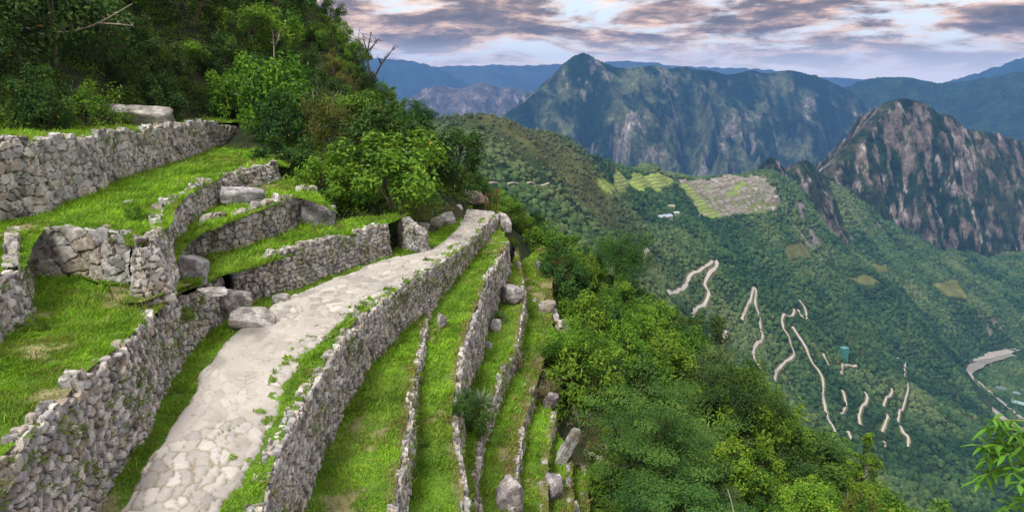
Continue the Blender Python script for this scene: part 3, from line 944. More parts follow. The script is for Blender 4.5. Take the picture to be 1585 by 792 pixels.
class Hash2:
    """stones of irregular courses: nearest and second nearest seed in (s, v)"""
    def __init__(self, S, H, sw, sh, seed, stretch=1.3):
        g = np.random.default_rng(seed)
        pts, v = [], -0.5
        while v < H + 0.8:
            ch = g.uniform(*sh)
            s = -0.6
            while s < S + 0.6:
                w = g.uniform(*sw) * (1.5 if g.random() < 0.1 else 1)
                pts.append((s + w / 2, v + ch / 2 + g.normal(0, ch * 0.16)))
                if g.random() < 0.16:
                    pts.append((s + w * 0.9, v + ch * g.uniform(0, 1)))
                s += w
            v += ch
        self.p = np.array(pts); self.k = stretch
        self.p = self.p[np.argsort(self.p[:, 0])]
        self.r = g.random((len(self.p), 4))

    def q(self, s, v):
        n = len(s)
        F1 = np.full(n, 9.0); F2 = np.full(n, 9.0); I = np.zeros(n, int)
        o = np.argsort(s)
        for a in range(0, n, 1500):
            c = o[a:a + 1500]
            lo, hi = np.searchsorted(self.p[:, 0], [s[c].min() - 1.0, s[c].max() + 1.0])
            if hi - lo < 2: continue
            q = self.p[lo:hi]
            d = (np.abs(s[c][:, None] - q[None, :, 0]) ** 3 + np.abs((v[c][:, None] - q[None, :, 1]) * self.k) ** 3) ** (1 / 3)
            pr = np.partition(d, 1, axis=1)
            F1[c], F2[c] = pr[:, 0], pr[:, 1]
            I[c] = lo + d.argmin(1)
        return F1, F2, I


PAL = np.array([(0.345, 0.35, 0.34), (0.285, 0.295, 0.305), (0.41, 0.41, 0.395), (0.205, 0.21, 0.21), (0.36, 0.34, 0.305), (0.32, 0.315, 0.305), (0.46, 0.46, 0.44), (0.33, 0.295, 0.25), (0.31, 0.32, 0.33)])
SOILC = np.array([0.075, 0.066, 0.045])


def stone_colour(r, P, seed, lichen=1.0):
    k = (r[:, 0] * len(PAL)).astype(int) % len(PAL)
    c = PAL[k] * (0.72 + 0.5 * r[:, 1:2])
    w = fbm(P * 7.0, 4, seed)
    c = c * (1 - sstep(0.1, 0.4, w)[:, None] * 0.6 * lichen) + np.array([0.55, 0.545, 0.50]) * (sstep(0.1, 0.4, w)[:, None] * 0.6 * lichen)
    d = fbm(P * 4.0 + 31, 4, seed + 7)
    c = c * (1 - 0.5 * sstep(0.12, 0.4, d)[:, None])
    ms = fbm(P * 2.2 + 77, 3, seed + 9)
    mm = sstep(0.22, 0.5, ms)[:, None] * 0.45
    return c * (1 - mm) + np.array([0.11, 0.13, 0.045]) * mm


WALLS = []


def stone_wall(label, group, line, height, seed, step=0.04, sw=(0.2, 0.55), sh=(0.16, 0.32), thick=0.26, batter=0.12, foot=True, ends=(True, True), rag=0.09, mossy=0.0):
    """dry stone wall; the outward side is to the right of the line; height: number or list per point; foot: the line is the wall's foot, else its top"""
    line = np.asarray(line, float)
    H = np.broadcast_to(np.asarray(height, float), (len(line),)) if np.ndim(height) == 0 else np.asarray(height, float)
    if not foot:
        line = line.copy(); line[:, 2] = line[:, 2] - H
    d = np.concatenate([[0], np.cumsum(np.linalg.norm(np.diff(line[:, :2], axis=0), axis=1))])
    Q, s = resample(np.column_stack([line, H]), step=step)
    # wander a little, as hand-laid walls do
    T = np.gradient(Q[:, :2], axis=0)
    T /= np.linalg.norm(T, axis=1)[:, None] + 1e-9
    ker = np.ones(9) / 9
    T = np.column_stack([np.convolve(np.pad(T[:, k], 4, 'edge'), ker, 'valid') for k in (0, 1)])
    T /= np.linalg.norm(T, axis=1)[:, None] + 1e-9
    Nn = np.column_stack([T[:, 1], -T[:, 0]])
    Q[:, :2] += Nn * (fbm(np.column_stack([s * 0.4, s * 0 + seed]), 3, seed) * 0.14)[:, None]
    if not foot:     # the line is the top edge: the battered face reaches further out at its foot
        Q[:, :2] += Nn * (batter * Q[:, 3])[:, None]
    if ends[0]:      # return the wall into the bank at its ends
        k = np.arange(int(0.5 / step), 0, -1) * step
        A = np.column_stack([Q[0, 0] - Nn[0, 0] * k, Q[0, 1] - Nn[0, 1] * k, np.full(len(k), Q[0, 2]), np.full(len(k), Q[0, 3])])
        Q = np.vstack([A, Q]); Nn = np.vstack([np.tile(-T[0], (len(k), 1)), Nn])
    if ends[1]:
        k = np.arange(1, int(0.5 / step) + 1) * step
        A = np.column_stack([Q[-1, 0] - Nn[-1, 0] * k, Q[-1, 1] - Nn[-1, 1] * k, np.full(len(k), Q[-1, 2]), np.full(len(k), Q[-1, 3])])
        Q = np.vstack([Q, A]); Nn = np.vstack([Nn, np.tile(T[-1], (len(k), 1))])
    n = len(Q); s = np.arange(n) * step
    g = np.random.default_rng(seed)
    # ragged top: each coping stone its own height
    e = np.cumsum(g.uniform(0.2, 0.5, int(n * step / 0.2) + 6)) - 0.5
    kk = np.searchsorted(e, s)
    off = g.normal(0, rag, len(e) + 1)[kk]
    off = np.convolve(np.pad(off, 1, 'edge'), [.25, .5, .25], 'valid')
    Ht = np.maximum(Q[:, 3] + off, 0.08)
    B = 0.3
    nf = int(math.ceil((Ht.max() + B) / step)) + 1
    nc = int(math.ceil(thick / step))
    t = np.linspace(0, 1, nf)
    vf = -B + t[None] * (Ht + B)[:, None]
    q = np.arange(1, nc + 1) * thick / nc
    v = np.concatenate([vf, Ht[:, None] + q[None]], 1)
    capd = np.concatenate([np.zeros((n, nf)), np.tile(q, (n, 1))], 1)
    zz = np.minimum(v, Ht[:, None])
    P = np.zeros((n, nf + nc, 3))
    outw = -batter * zz - capd
    P[..., 0] = Q[:, None, 0] + Nn[:, None, 0] * outw
    P[..., 1] = Q[:, None, 1] + Nn[:, None, 1] * outw
    P[..., 2] = Q[:, None, 2] + zz
    up = sstep(-0.06, 0.06, v - Ht[:, None])
    D = np.stack([Nn[:, None, 0] * (1 - up), Nn[:, None, 1] * (1 - up), up], -1)
    D /= np.linalg.norm(D, axis=-1, keepdims=True) + 1e-9
    S = np.repeat(s, nf + nc); Vv = v.ravel()
    wob = np.column_stack([S * 2.2, Vv * 2.2])
    hs_ = Hash2(n * step, float(Ht.max() + thick), sw, sh, seed + 5)
    F1, F2, I = hs_.q(S + 0.07 * fbm(wob, 3, seed + 1), Vv + 0.07 * fbm(wob + 50, 3, seed + 2))
    edge = F2 - F1
    j = sstep(0.0, 0.032, edge)
    bul = sstep(0.0, 0.10, edge)
    sd = hs_.p[I]
    tiltd = ((S - sd[:, 0]) * (hs_.r[I, 3] - 0.5) + (Vv - sd[:, 1]) * (hs_.r[I, 1] - 0.4)) * 0.34 * j
    P2 = P.reshape(-1, 3)
    disp = -0.065 + 0.075 * j + 0.010 * bul + (hs_.r[I, 2] - 0.5) * 0.085 * j + tiltd + 0.024 * fbm(P2 * 7, 4, seed + 3) * j
    P2 = P2 + D.reshape(-1, 3) * disp[:, None]
    C = stone_colour(hs_.r[I], P2, seed)
    jc = sstep(0.003, 0.026, edge)[:, None]
    soil = SOILC * (1 + 0.5 * fbm(P2 * 3, 2, seed + 6))[:, None]
    mossj = sstep(0.05, 0.3, fbm(P2 * 0.9 + 9, 3, seed + 8))[:, None]
    soil = soil * (1 - mossj * 0.7) + np.array([0.05, 0.085, 0.02]) * mossj * 0.7
    C = soil * (1 - jc) + C * jc
    if mossy:
        mo = sstep(0.25 - mossy, 0.6 - mossy, fbm(P2 * 1.3, 4, seed + 12))[:, None] * 0.8
        C = C * (1 - mo) + np.array([0.075, 0.085, 0.035]) * mo
    o = mesh_obj("stone_wall", P2, grid_faces(n, nf + nc), M_STONE, False, C)
    tag(o, label, "stone wall", group)
    WALLS.append((Q, Nn, Ht, batter))
    return o


def nint(line, ys_h):
    """heights per point by y"""
    return [float(np.interp(p[1], [a for a, b in ys_h], [b for a, b in ys_h])) for p in line]


GL, GR = "terrace walls above the path", "retaining walls stepping down below the path"
stone_wall("tall foreground wall of grey stones between the path and the lowest upper terrace", GL, WA_base, nint(WA_base, [(8, 2.0), (11.5, 1.9), (14.7, 1.66), (18, 1.25), (21, 1.0)]), 1, 0.026, (0.11, 0.36), (0.09, 0.23))
stone_wall("low neat wall of small blocks along the inner edge of the path", GL, WB_base, nint(WB_base, [(21, 0.98), (23, 1.4), (26, 1.25), (28, 1.22)]), 2, 0.034, (0.12, 0.32), (0.10, 0.2), rag=0.06)
stone_wall("wall between two boulders, second terrace above the path", GL, WC_base, [float(zTC(p[1]) - p[2]) + 0.17 for p in WC_base], 3, 0.04, (0.14, 0.42), (0.12, 0.25), ends=(True, False))
stone_wall("rising wall from the projecting corner of the recess up to the bushes", GL, WD_line, [float(zTE(p[1]) - p[2]) + 0.13 for p in WD_line], 5, 0.042, (0.13, 0.38), (0.11, 0.24), ends=(False, True), batter=0.2)
stone_wall("side wall of the grassy recess, seen at a slant at the frame edge", GL, WS_base, [float(zTE(p[1]) - p[2]) + 0.1 for p in WS_base], 4, 0.04, (0.2, 0.5), (0.16, 0.3), ends=(False, False), mossy=0.1)
stone_wall("shaded wall of long flat blocks at the back of the grassy recess", GL, WE_base, [float(zTE(p[1]) - p[2]) + 0.1 for p in WE_base], 6, 0.036, (0.4, 1.0), (0.2, 0.34), ends=(False, False), rag=0.04, mossy=0.12)
stone_wall("short wall end of pale stones at the frame edge beside the grassy recess", GL, WG_base, [float(zTE(p[1]) - p[2]) + 0.12 for p in WG_base], 7, 0.032, (0.16, 0.42), (0.13, 0.28))
stone_wall("topmost long wall of big lichen-covered blocks below the wooded slope", GL, WF_base, [float(zTF(p[1]) - p[2]) * k + 0.18 for p, k in zip(WF_base, (1, 1, 1, 1, 1, 1, 1, 1, 1, 1, 0.55))], 8, 0.04, (0.16, 0.62), (0.13, 0.32), rag=0.08)
stone_wall("long wall holding up the outer edge of the path", GR, W1_top, nint(W1_top, [(8, 2.2), (13, 2.0), (20, 1.75), (25, 1.42), (28.5, 1.05), (36, 0.75)]), 9, 0.029, (0.11, 0.34), (0.09, 0.21), foot=False, thick=0.3, rag=0.06, batter=0.05)
stone_wall("narrow wall below the first grass strip under the path", GR, W2_top, nint(W2_top, [(8, 1.1), (13, 1.0), (20, 0.85), (24, 0.55), (26, 0.35)]), 10, 0.03, (0.11, 0.32), (0.09, 0.2), foot=False, rag=0.06, thick=0.16, batter=0.05)
stone_wall("broken wall with a shrub growing on it, below the second grass strip", GR, W3_top, nint(W3_top, [(10, 1.6), (17, 1.5), (20, 1.5), (24.5, 1.9), (30, 1.7), (36, 1.3)]), 11, 0.034, (0.12, 0.36), (0.1, 0.24), foot=False, rag=0.09, thick=0.18, batter=0.05)
stone_wall("wall below the spiky agave, third retaining wall under the path", GR, W4_top, nint(W4_top, [(10, 0.7), (17, 0.7), (26, 0.9)]), 12, 0.034, (0.12, 0.34), (0.1, 0.22), foot=False, rag=0.07, thick=0.16, batter=0.05)
stone_wall("dark rough wall running up behind the big lichen rock", GR, W5_top, nint(W5_top, [(10, 0.85), (26, 0.75)]), 13, 0.036, (0.12, 0.36), (0.1, 0.24), foot=False, rag=0.08, thick=0.16, batter=0.05)
stone_wall("crumbled low wall above the leaning pointed rock", GR, W6_top, nint(W6_top, [(10, 0.75), (26, 0.6)]), 14, 0.045, (0.16, 0.5), (0.14, 0.3), foot=False, rag=0.08, thick=0.16, batter=0.05)
stone_wall("thin stone edge beside the leaning pointed rock", GR, W7_top, nint(W7_top, [(10, 0.6), (26, 0.5)]), 15, 0.045, (0.16, 0.45), (0.12, 0.26), foot=False, rag=0.07, thick=0.14, batter=0.05)
stone_wall("thin stone edge between the two outermost grass strips", GR, W8_top, nint(W8_top, [(10, 0.6), (26, 0.5)]), 16, 0.045, (0.16, 0.45), (0.12, 0.26), foot=False, rag=0.07, thick=0.14, batter=0.05)
stone_wall("outermost overgrown stone edge against the dark bushes", GR, W9_top, nint(W9_top, [(10, 0.7), (26, 0.5)]), 17, 0.05, (0.16, 0.45), (0.14, 0.3), foot=False, rag=0.1, mossy=0.2, batter=0.05)
up1 = L([(613, 380), (636, 389), (657, 391)], Z_PATH)
stone_wall("short curved wall by the shaded hollow next to the path's far stretch", GL, up1, [1.15, 1.1, 0.8], 18, 0.045, (0.16, 0.45), (0.14, 0.3), rag=0.1)
up2 = L([(868, 500), (852, 474), (820, 466)], zR4)
stone_wall("ruined bit of wall among the bushes beyond the boulder", GR, up2[::-1], 0.7, 19, 0.05, (0.2, 0.5), (0.16, 0.3), foot=False, rag=0.15)

# turf between the walls
SHEETS = []


def turf(label, left, right, zf=None, res=0.16, lift=0.035, exl=0.3, exr=0.05, dens=1.0, hgt=1.0, dry=-0.1, fringe=False, flat=False):
    """grass-covered strip between two lines running the same way"""
    A, _ = resample(left, n=90); B, _ = resample(right, n=90)
    dAB = (B - A)[:, :2]; ln = np.linalg.norm(dAB, axis=1)[:, None] + 1e-6
    A = A.copy(); B = B.copy()
    A[:, :2] -= dAB / ln * exl; B[:, :2] += dAB / ln * exr
    nv = max(4, int(np.median(np.linalg.norm(B - A, axis=1)) / res) + 1)
    S = np.linalg.norm(np.diff(0.5 * (A + B), axis=0), axis=1).sum()
    nu = max(8, int(S / res))
    A, _ = resample(A, n=nu); B, _ = resample(B, n=nu)
    t = np.linspace(0, 1, nv)
    P = A[:, None] * (1 - t)[None, :, None] + B[:, None] * t[None, :, None]
    if zf is not None:
        P[..., 2] = zf(P[..., 1]) if callable(zf) else zf
    Q = P.reshape(-1, 3)
    Q[:, 2] += 0.05 * fbm(Q[:, :2] * 0.7, 4, 131) + 0.025 * fbm(Q[:, :2] * 3, 2, 132) + lift
    n1 = fbm(Q[:, :2] * 0.55, 4, 140); n2 = fbm(Q[:, :2] * 2.2, 3, 141)
    c = np.array([0.085, 0.170, 0.020]) * (1 + 0.3 * n2)[:, None]
    bare = sstep(0.30, 0.5, n1 + 0.25 * n2 + dry)[:, None] * 0.75
    if fringe:
        tt = np.tile(t, nu); wdt = np.repeat(np.linalg.norm(B - A, axis=1), nv)
        fr = sstep(0.42, 0.08, (1 - tt) * wdt + 0.25 * n2)[:, None] * 0.7
        bare = np.maximum(bare, fr)
    c = c * (1 - bare) + np.array([0.22, 0.18, 0.115]) * bare
    o = mesh_obj("grass_ground", Q, grid_faces(nu, nv)[:, ::-1], M_TURF, True, c)
    tag(o, label, "grass terrace", kind="structure")
    SHEETS.append((Q.reshape(nu, nv, 3), dens, hgt, dry, fringe))
    return o


def top_of(line, H):
    l = np.array(line); l[:, 2] += H
    return l


turf("grass verge between the tall foreground wall and the path", np.vstack([WA_base, WB_base]), L([(200, 900), (260, 800), (310, 700), (370, 600), (400, 530), (440, 492), (480, 466), (560, 440), (625, 412), (660, 400)], Z_PATH), Z_PATH - 0.09, exl=0.25, dens=1.0, hgt=0.9)
turf("grass verge between the path and its outer wall", L([(240, 900), (300, 800), (345, 730), (385, 650), (420, 585), (460, 522), (505, 490), (570, 455), (635, 416), (700, 382), (735, 352), (750, 330)], Z_PATH), W1_top, Z_PATH - 0.04, exl=0, exr=-0.06, hgt=0.9)
turf("grass at the inner edge of the path near its end", L([(606, 394), (640, 372), (660, 360), (690, 338), (704, 318)], Z_PATH), L([(640, 402), (675, 388), (705, 366), (722, 345), (730, 318)], Z_PATH), Z_PATH - 0.09, exl=0.3)
T1_back = np.vstack([WG_base + (-0.1, 0, 0), WS_base[1:2], WE_base[1:], WD_tow[1:], WC_base[1:]])
T1_front = np.vstack([WA_base, WB_base, L([(650, 372)], Z_PATH)]); T1_front[:, 2] = zT1(T1_front[:, 1])
turf("lower grass terrace in front of the recess, with bare trodden patches", T1_back, T1_front, None, exl=0.5, exr=-0.36, hgt=1.25, dry=0.03)
turf("narrow grass strip between the boulder wall and the wall above it", np.vstack([WD_base, L([(470, 285)], zTC)]), np.vstack([WC_base[1:], L([(530, 340)], zTC)]), zTC, exl=0.4, exr=-0.28)
turf("grass terrace below the topmost wall", WF_base, np.vstack([WG_base, WS_base[1:2], WE_base[1:], WD_tow[1:3], WD_line[4:], L([(450, 262)], zTE)]), zTE, exl=0.4, exr=-0.30, hgt=1.1)
turf("topmost grass ledge under the wooded slope", np.vstack([L([(-700, 330), (-300, 235), (-140, 212), (-60, 208), (0, 203), (80, 198), (150, 196), (230, 194), (300, 190), (360, 189)], zTF)]), WF_base, zTF, exl=1.5, exr=-0.36, hgt=1.2)
SHOFF = np.array([-0.15, 0, 0])
turf("broad bright grass strip directly below the path wall", W1_top[:9] + SHOFF, W2_top, zR1, exl=0.1, exr=-0.12, fringe=True)
turf("second grass strip below the path", np.vstack([W2_top + (0.05, 0, 0), W1_top[8:] + SHOFF]), W3_top, zR2, exl=0.1, exr=-0.12, fringe=True)
turf("third grass strip, pinched by the agave", W3_top, W4_top, zR3, exl=0.0, exr=-0.1, fringe=True)
turf("fourth grass strip beside the big lichen rock", W4_top, np.vstack([W5_top, L([(842, 560), (856, 500), (856, 430), (842, 380)], zR4)]), zR4, exl=0.0, exr=-0.1, dry=-0.08, fringe=True)
turf("fifth grass strip below the rough dark wall", W5_top, W6_top, zR5, exl=0.1, exr=0.1, dry=-0.06, fringe=True)
turf("sixth grass strip beside the leaning rock", W6_top, W7_top, zR6, exl=0.1, exr=0.1, dry=-0.06, fringe=True)
turf("seventh narrow grass strip", W7_top, W8_top, zR7, exl=0.1, exr=0.1, dry=-0.06, fringe=True)
turf("outermost grass strip against the bushes", W8_top, W9_top, zR8, exl=0.1, exr=0.4, fringe=True)


# the path: trodden pale dust with worn flagstones
def build_path():
    Ls = smooth_poly(path_l, 8); Rs = smooth_poly(path_r, 8)
    step = 0.045
    A, _ = resample(Ls, n=400); B, _ = resample(Rs, n=400)
    C = 0.5 * (A + B)
    S = np.linalg.norm(np.diff(C[:, :2], axis=0), axis=1).sum()
    nu = int(S / step)
    A, _ = resample(Ls, n=nu); B, _ = resample(Rs, n=nu)
    W = np.linalg.norm((B - A)[:, :2], axis=1)
    sa = np.arange(nu) * step
    # ragged margins where the turf creeps in
    ja = fbm(np.column_stack([sa * 1.4, sa * 0]), 5, 201, 0.6) * 0.17; jb = fbm(np.column_stack([sa * 1.6, sa * 0 + 9]), 5, 202, 0.6) * 0.24
    D = (B - A) / (W[:, None] + 1e-6)
    A = A - D * ja[:, None]; B = B + D * (jb + 0.05)[:, None]
    nv = int(np.median(W) / step) + 2
    t = np.linspace(0, 1, nv)
    P = (A[:, None] * (1 - t)[None, :, None] + B[:, None] * t[None, :, None])
    Q = P.reshape(-1, 3)
    S_ = np.repeat(sa, nv); T_ = np.tile(t, nu) * np.repeat(W, nv)
    tw = np.tile(t, nu)
    h = Hash2(S, float(W.max()) + 0.3, (0.3, 0.95), (0.16, 0.36), 203, 1.5)
    wob = np.column_stack([S_, T_])
    F1, F2, I = h.q(S_ + 0.12 * fbm(wob * 1.5, 3, 204), T_ + 0.12 * fbm(wob * 1.5 + 40, 3, 205))
    e = F2 - F1
    y = Q[:, 1]
    n = fbm(wob * 0.45, 3, 206)
    # flagstones show at the near end, along the outer edge and on the far stretch
    m = np.maximum.reduce([sstep(13.8, 12.2, y + n * 1.5 - tw * 2.2), sstep(0.72, 0.9, tw + n * 0.18) * 0.9, sstep(17.5, 21.0, y + n * 2.5), 0.4 * sstep(0.0, 0.3, n + 0.1)])
    j = sstep(0.015, 0.055, e)
    slab = m * (0.15 + 0.85 * (h.r[I, 3] > 0.3))
    Q[:, 2] = Z_PATH + 0.03 + 0.03 * fbm(wob * 0.8, 3, 207) + slab * (j * (0.03 + 0.04 * h.r[I, 2] + 0.05 * (T_ - h.p[I, 1]) * (h.r[I, 0] - 0.5)) - 0.02) + 0.006 * fbm(wob * 12, 2, 208)
    edgef = sstep(0.0, 0.05, tw) * sstep(1.0, 0.95, tw)
    Q[:, 2] -= (1 - edgef) * 0.10
    dust = np.array([0.385, 0.375, 0.345]) * (1 + 0.10 * fbm(wob * 2.5, 4, 209) + 0.08 * n)[:, None]
    wear = sstep(0.1, 0.5, fbm(wob * np.array([0.5, 1.4]), 4, 213))[:, None]
    dust = dust * (1 - 0.26 * wear)
    st = np.array([0.41, 0.405, 0.385]) * (0.66 + 0.5 * h.r[I, 1:2]) * (1 + 0.12 * fbm(wob * 6, 3, 210))[:, None]
    far = sstep(20, 25, y)[:, None]
    st = st * (1 - far * 0.05)
    gap = np.array([0.24, 0.21, 0.155]) * (1 - far) + np.array([0.30, 0.27, 0.22]) * far
    grassy = sstep(0.15, 0.45, fbm(wob * 1.6, 3, 212) + 0.35 * (tw - 0.6))[:, None]
    gap = gap * (1 - grassy) + np.array([0.10, 0.12, 0.04]) * grassy
    cs = gap * (1 - j[:, None]) + st * j[:, None]
    col = dust * (1 - slab[:, None]) + cs * slab[:, None]
    peb = (h3((S_ * 18).astype(int), (T_ * 18).astype(int), np.zeros(len(S_), int), 5) > 0.985)[:, None] * (1 - slab[:, None])
    col = col * (1 - 0.35 * peb)
    o = mesh_obj("path", Q, grid_faces(nu, nv)[:, ::-1], M_PATH, True, col)
    tag(o, "pale dusty path paved with worn flagstones", "path", kind="structure")
    return A, B


PA, PB = build_path()


# loose flags set in the turf along the outer edge of the path, and cap stones: part of the path surface edge
def boulder(label, px, py, zf, dims, seed, rz=0.0, tilt=(0, 0), sink=0.25, name="boulder", cat="boulder", col=(0.30, 0.30, 0.30), facets=11, group=None, lichen=1.0, depth=None, sub=4):
    g = np.random.default_rng(seed)
    V, F = ICO[sub]
    nrm = g.normal(0, 1, (facets, 3)); nrm /= np.linalg.norm(nrm, axis=1)[:, None]
    dist = g.uniform(0.62, 0.98, facets)
    nrm = np.vstack([nrm, np.eye(3), -np.eye(3)]); dist = np.concatenate([dist, g.uniform(0.66, 0.95, 6)])
    dn = V @ nrm.T
    r = np.where(dn > 0.05, dist[None] / np.maximum(dn, 0.05), 9)
    rs = np.sort(r, 1)
    rr = rs[:, 0] - 0.03 * np.exp(-(rs[:, 1] - rs[:, 0]) / 0.025)
    rr = np.minimum(rr, 1.15) * (1 + 0.07 * fbm(V * 2.5 + seed, 4, seed) + 0.045 * fbm(V * 7 + seed, 4, seed + 1))
    P = V * rr[:, None] * (np.array(dims) / 2)[None]
    ax, ay = tilt
    Rx = np.array([[1, 0, 0], [0, math.cos(ax), -math.sin(ax)], [0, math.sin(ax), math.cos(ax)]]); Ry = np.array([[math.cos(ay), 0, math.sin(ay)], [0, 1, 0], [-math.sin(ay), 0, math.cos(ay)]])
    Rz = np.array([[math.cos(rz), -math.sin(rz), 0], [math.sin(rz), math.cos(rz), 0], [0, 0, 1]])
    P = P @ (Rz @ Ry @ Rx).T
    base = pz(px, py, zf) if depth is None else pd(px, py, depth)
    P[:, 2] -= P[:, 2].min() + sink * (P[:, 2].max() - P[:, 2].min())
    c = np.array(col) * 0.9 * (1 + 0.4 * fbm(P * 1.5 + seed, 4, seed + 2))[:, None]
    w = sstep(0.02, 0.22, fbm(P * 5 + seed, 6, seed + 3, 0.62))[:, None] * 0.7 * lichen
    c = c * (1 - w) + np.array([0.48, 0.48, 0.46]) * w
    d = sstep(0.02, 0.28, fbm(P * 3.0 + 40 + seed, 6, seed + 4, 0.62))[:, None] * 0.72
    c = c * (1 - d) + np.array([0.10, 0.10, 0.095]) * d
    o = link(name, mesh_data(name, P, F, M_ROCK, True, c))
    o.location = base
    tag(o, label, cat, group)
    return o


BL = "boulders standing on the terraces"
boulder("pale sloping rock slab leaning on the bank above the topmost wall", 215, 197, zTF, (4.3, 1.9, 1.9), 361, 0.2, (0.45, 0.16), 0.32, col=(0.27, 0.265, 0.25), group=BL)
boulder("blue-grey boulder lying on the second grass strip", 381, 314, zTC, (2.0, 1.2, 1.0), 302, 0.3, (0.1, 0.05), 0.25, col=(0.29, 0.30, 0.33), group=BL)
boulder("big smooth grey boulder closing the end of the wall under the bushes", 492, 349, zT1, (1.75, 1.3, 1.35), 303, 0.2, (0, 0.1), 0.15, col=(0.30, 0.31, 0.34), group=BL)
boulder("rounded grey boulder at the near end of the second wall", 295, 440, zT1, (1.15, 1.05, 1.25), 304, 0.6, (0, 0.25), 0.12, col=(0.30, 0.31, 0.33), group=BL)
boulder("flat-topped block jutting onto the path at the corner of the tall foreground wall", 387, 503, Z_PATH, (1.5, 0.9, 0.72), 305, 0.15, (0, 0), 0.15, col=(0.36, 0.355, 0.34), group=BL)
boulder("slanting pale block wedged behind the one that juts onto the path", 362, 486, Z_PATH, (1.3, 1.0, 1.0), 306, 0.5, (0, 0.2), 0.2, col=(0.34, 0.33, 0.31), group=BL)
boulder("small grey stone at the foot of the low neat wall", 437, 465, Z_PATH, (0.65, 0.5, 0.36), 307, 0.1, (0, 0), 0.2, group=BL)
boulder("flat slab lying on top of the wall corner above the jutting blocks", 328, 455, zT1, (0.9, 0.55, 0.22), 308, 0.2, (0, 0.06), 0.1, col=(0.36, 0.36, 0.35), group=BL)
boulder("small rock perched at the end of the short curved wall", 652, 362, Z_PATH, (0.8, 0.7, 0.75), 309, 0.4, (0, 0.1), 0.2, col=(0.32, 0.315, 0.30), group=BL)
boulder("brownish rock at the bush foot behind the short curved wall", 676, 352, Z_PATH, (0.9, 0.7, 0.8), 310, 0.1, (0, 0), 0.15, col=(0.30, 0.29, 0.27), group=BL)
boulder("pointed grey rock under the leafy bush by the path's end", 694, 346, Z_PATH, (0.9, 0.7, 0.75), 311, 0.3, (0, -0.2), 0.2, col=(0.31, 0.32, 0.33), group=BL)
boulder("upright pale rock at the inner edge where the path vanishes", 708, 332, Z_PATH, (0.7, 0.6, 0.8), 312, 0.8, (0, 0.1), 0.2, col=(0.33, 0.33, 0.33), group=BL)
boulder("pinkish-white rock pile beyond the end of the path", 733, 312, Z_PATH, (1.5, 1.0, 0.95), 313, 0.2, (0, 0.2), 0.2, col=(0.42, 0.36, 0.31), group=BL)
boulder("warm tan rock lying against the pinkish-white pile", 748, 314, Z_PATH, (0.8, 0.7, 0.6), 314, 0.2, (0, 0.2), 0.2, col=(0.40, 0.33, 0.26), group=BL)
boulder("long slab tilted along the outer edge of the path's end", 781, 352, zR2, (0.55, 2.0, 0.9), 315, 0.35, (0.15, 0.1), 0.2, col=(0.31, 0.31, 0.30), group=BL)
boulder("round dark-faced boulder beside the narrowing grass strips", 793, 468, zR3, (1.15, 1.1, 1.2), 316, 0.3, (0, 0.1), 0.15, col=(0.27, 0.26, 0.27), group=BL)
boulder("squarish block ending the narrow wall below the first grass strip", 685, 507, zR2, (0.4, 0.5, 0.7), 317, 0.2, (0, 0), 0.1, col=(0.28, 0.27, 0.25), group=BL)
boulder("stack of grey stones below the round dark-faced boulder", 766, 512, zR3, (0.5, 0.5, 0.75), 318, 0.4, (0, 0.1), 0.15, col=(0.32, 0.32, 0.34), group=BL)
boulder("low loose stone under the grey stone stack", 757, 540, zR3, (0.4, 0.4, 0.45), 319, 0.9, (0, 0.1), 0.2, col=(0.32, 0.32, 0.34), group=BL)
boulder("big lichen-spotted rock standing among the lower grass strips", 790, 810, zR5, (1.0, 0.9, 2.0), 320, 0.3, (0.05, 0.2), 0.12, col=(0.30, 0.28, 0.29), group=BL)
boulder("leaning pointed rock with a pale split face above the outer strips", 876, 716, zR6, (0.5, 0.5, 1.9), 321, 0.2, (0, 0.5), 0.12, col=(0.33, 0.34, 0.34), facets=7, group=BL)
boulder("rounded purple-grey rock in the crumbled low wall", 856, 770, zR6, (0.55, 0.6, 1.15), 322, 0.5, (0, 0.05), 0.1, col=(0.27, 0.26, 0.29), group=BL)
boulder("small upright stone at the bottom of the sixth strip", 890, 800, zR7, (0.4, 0.4, 0.75), 323, 0.5, (0, -0.1), 0.1, col=(0.33, 0.33, 0.35), group=BL)
boulder("dark lump of rock on the fourth wall above the grass", 852, 628, zR5, (0.7, 0.6, 0.9), 324, 0.2, (0, 0.1), 0.15, col=(0.22, 0.20, 0.22), group=BL)
boulder("white flat stone lying on the topmost grass ledge", 95, 214, zTF, (0.62, 0.4, 0.24), 325, 0.1, (0, 0), 0.2, col=(0.48, 0.48, 0.46), group=BL, sub=2)
boulder("pale flat stone at the frame edge of the topmost ledge", 25, 227, zTF, (0.5, 0.4, 0.16), 326, 0.1, (0, 0), 0.2, col=(0.46, 0.46, 0.44), group=BL, sub=2)
boulder("fist of white stone alone on the grass before the rising wall", 201, 318, zTE, (0.34, 0.3, 0.26), 327, 0.1, (0, 0), 0.2, col=(0.46, 0.45, 0.42), group=BL, sub=2)
boulder("tan block above the ruined bit of wall among the bushes", 845, 482, zR4, (1.0, 0.7, 0.8), 328, 0.3, (0, 0), 0.2, col=(0.34, 0.31, 0.26), group=BL)
boulder("mossy stone in the tan dry patch below the path's end", 836, 418, zR4, (0.5, 0.5, 0.8), 329, 0.3, (0, 0), 0.2, col=(0.26, 0.26, 0.24), group=BL)

# grass blades: nobody could count them
SHRUB_CLEAR = []


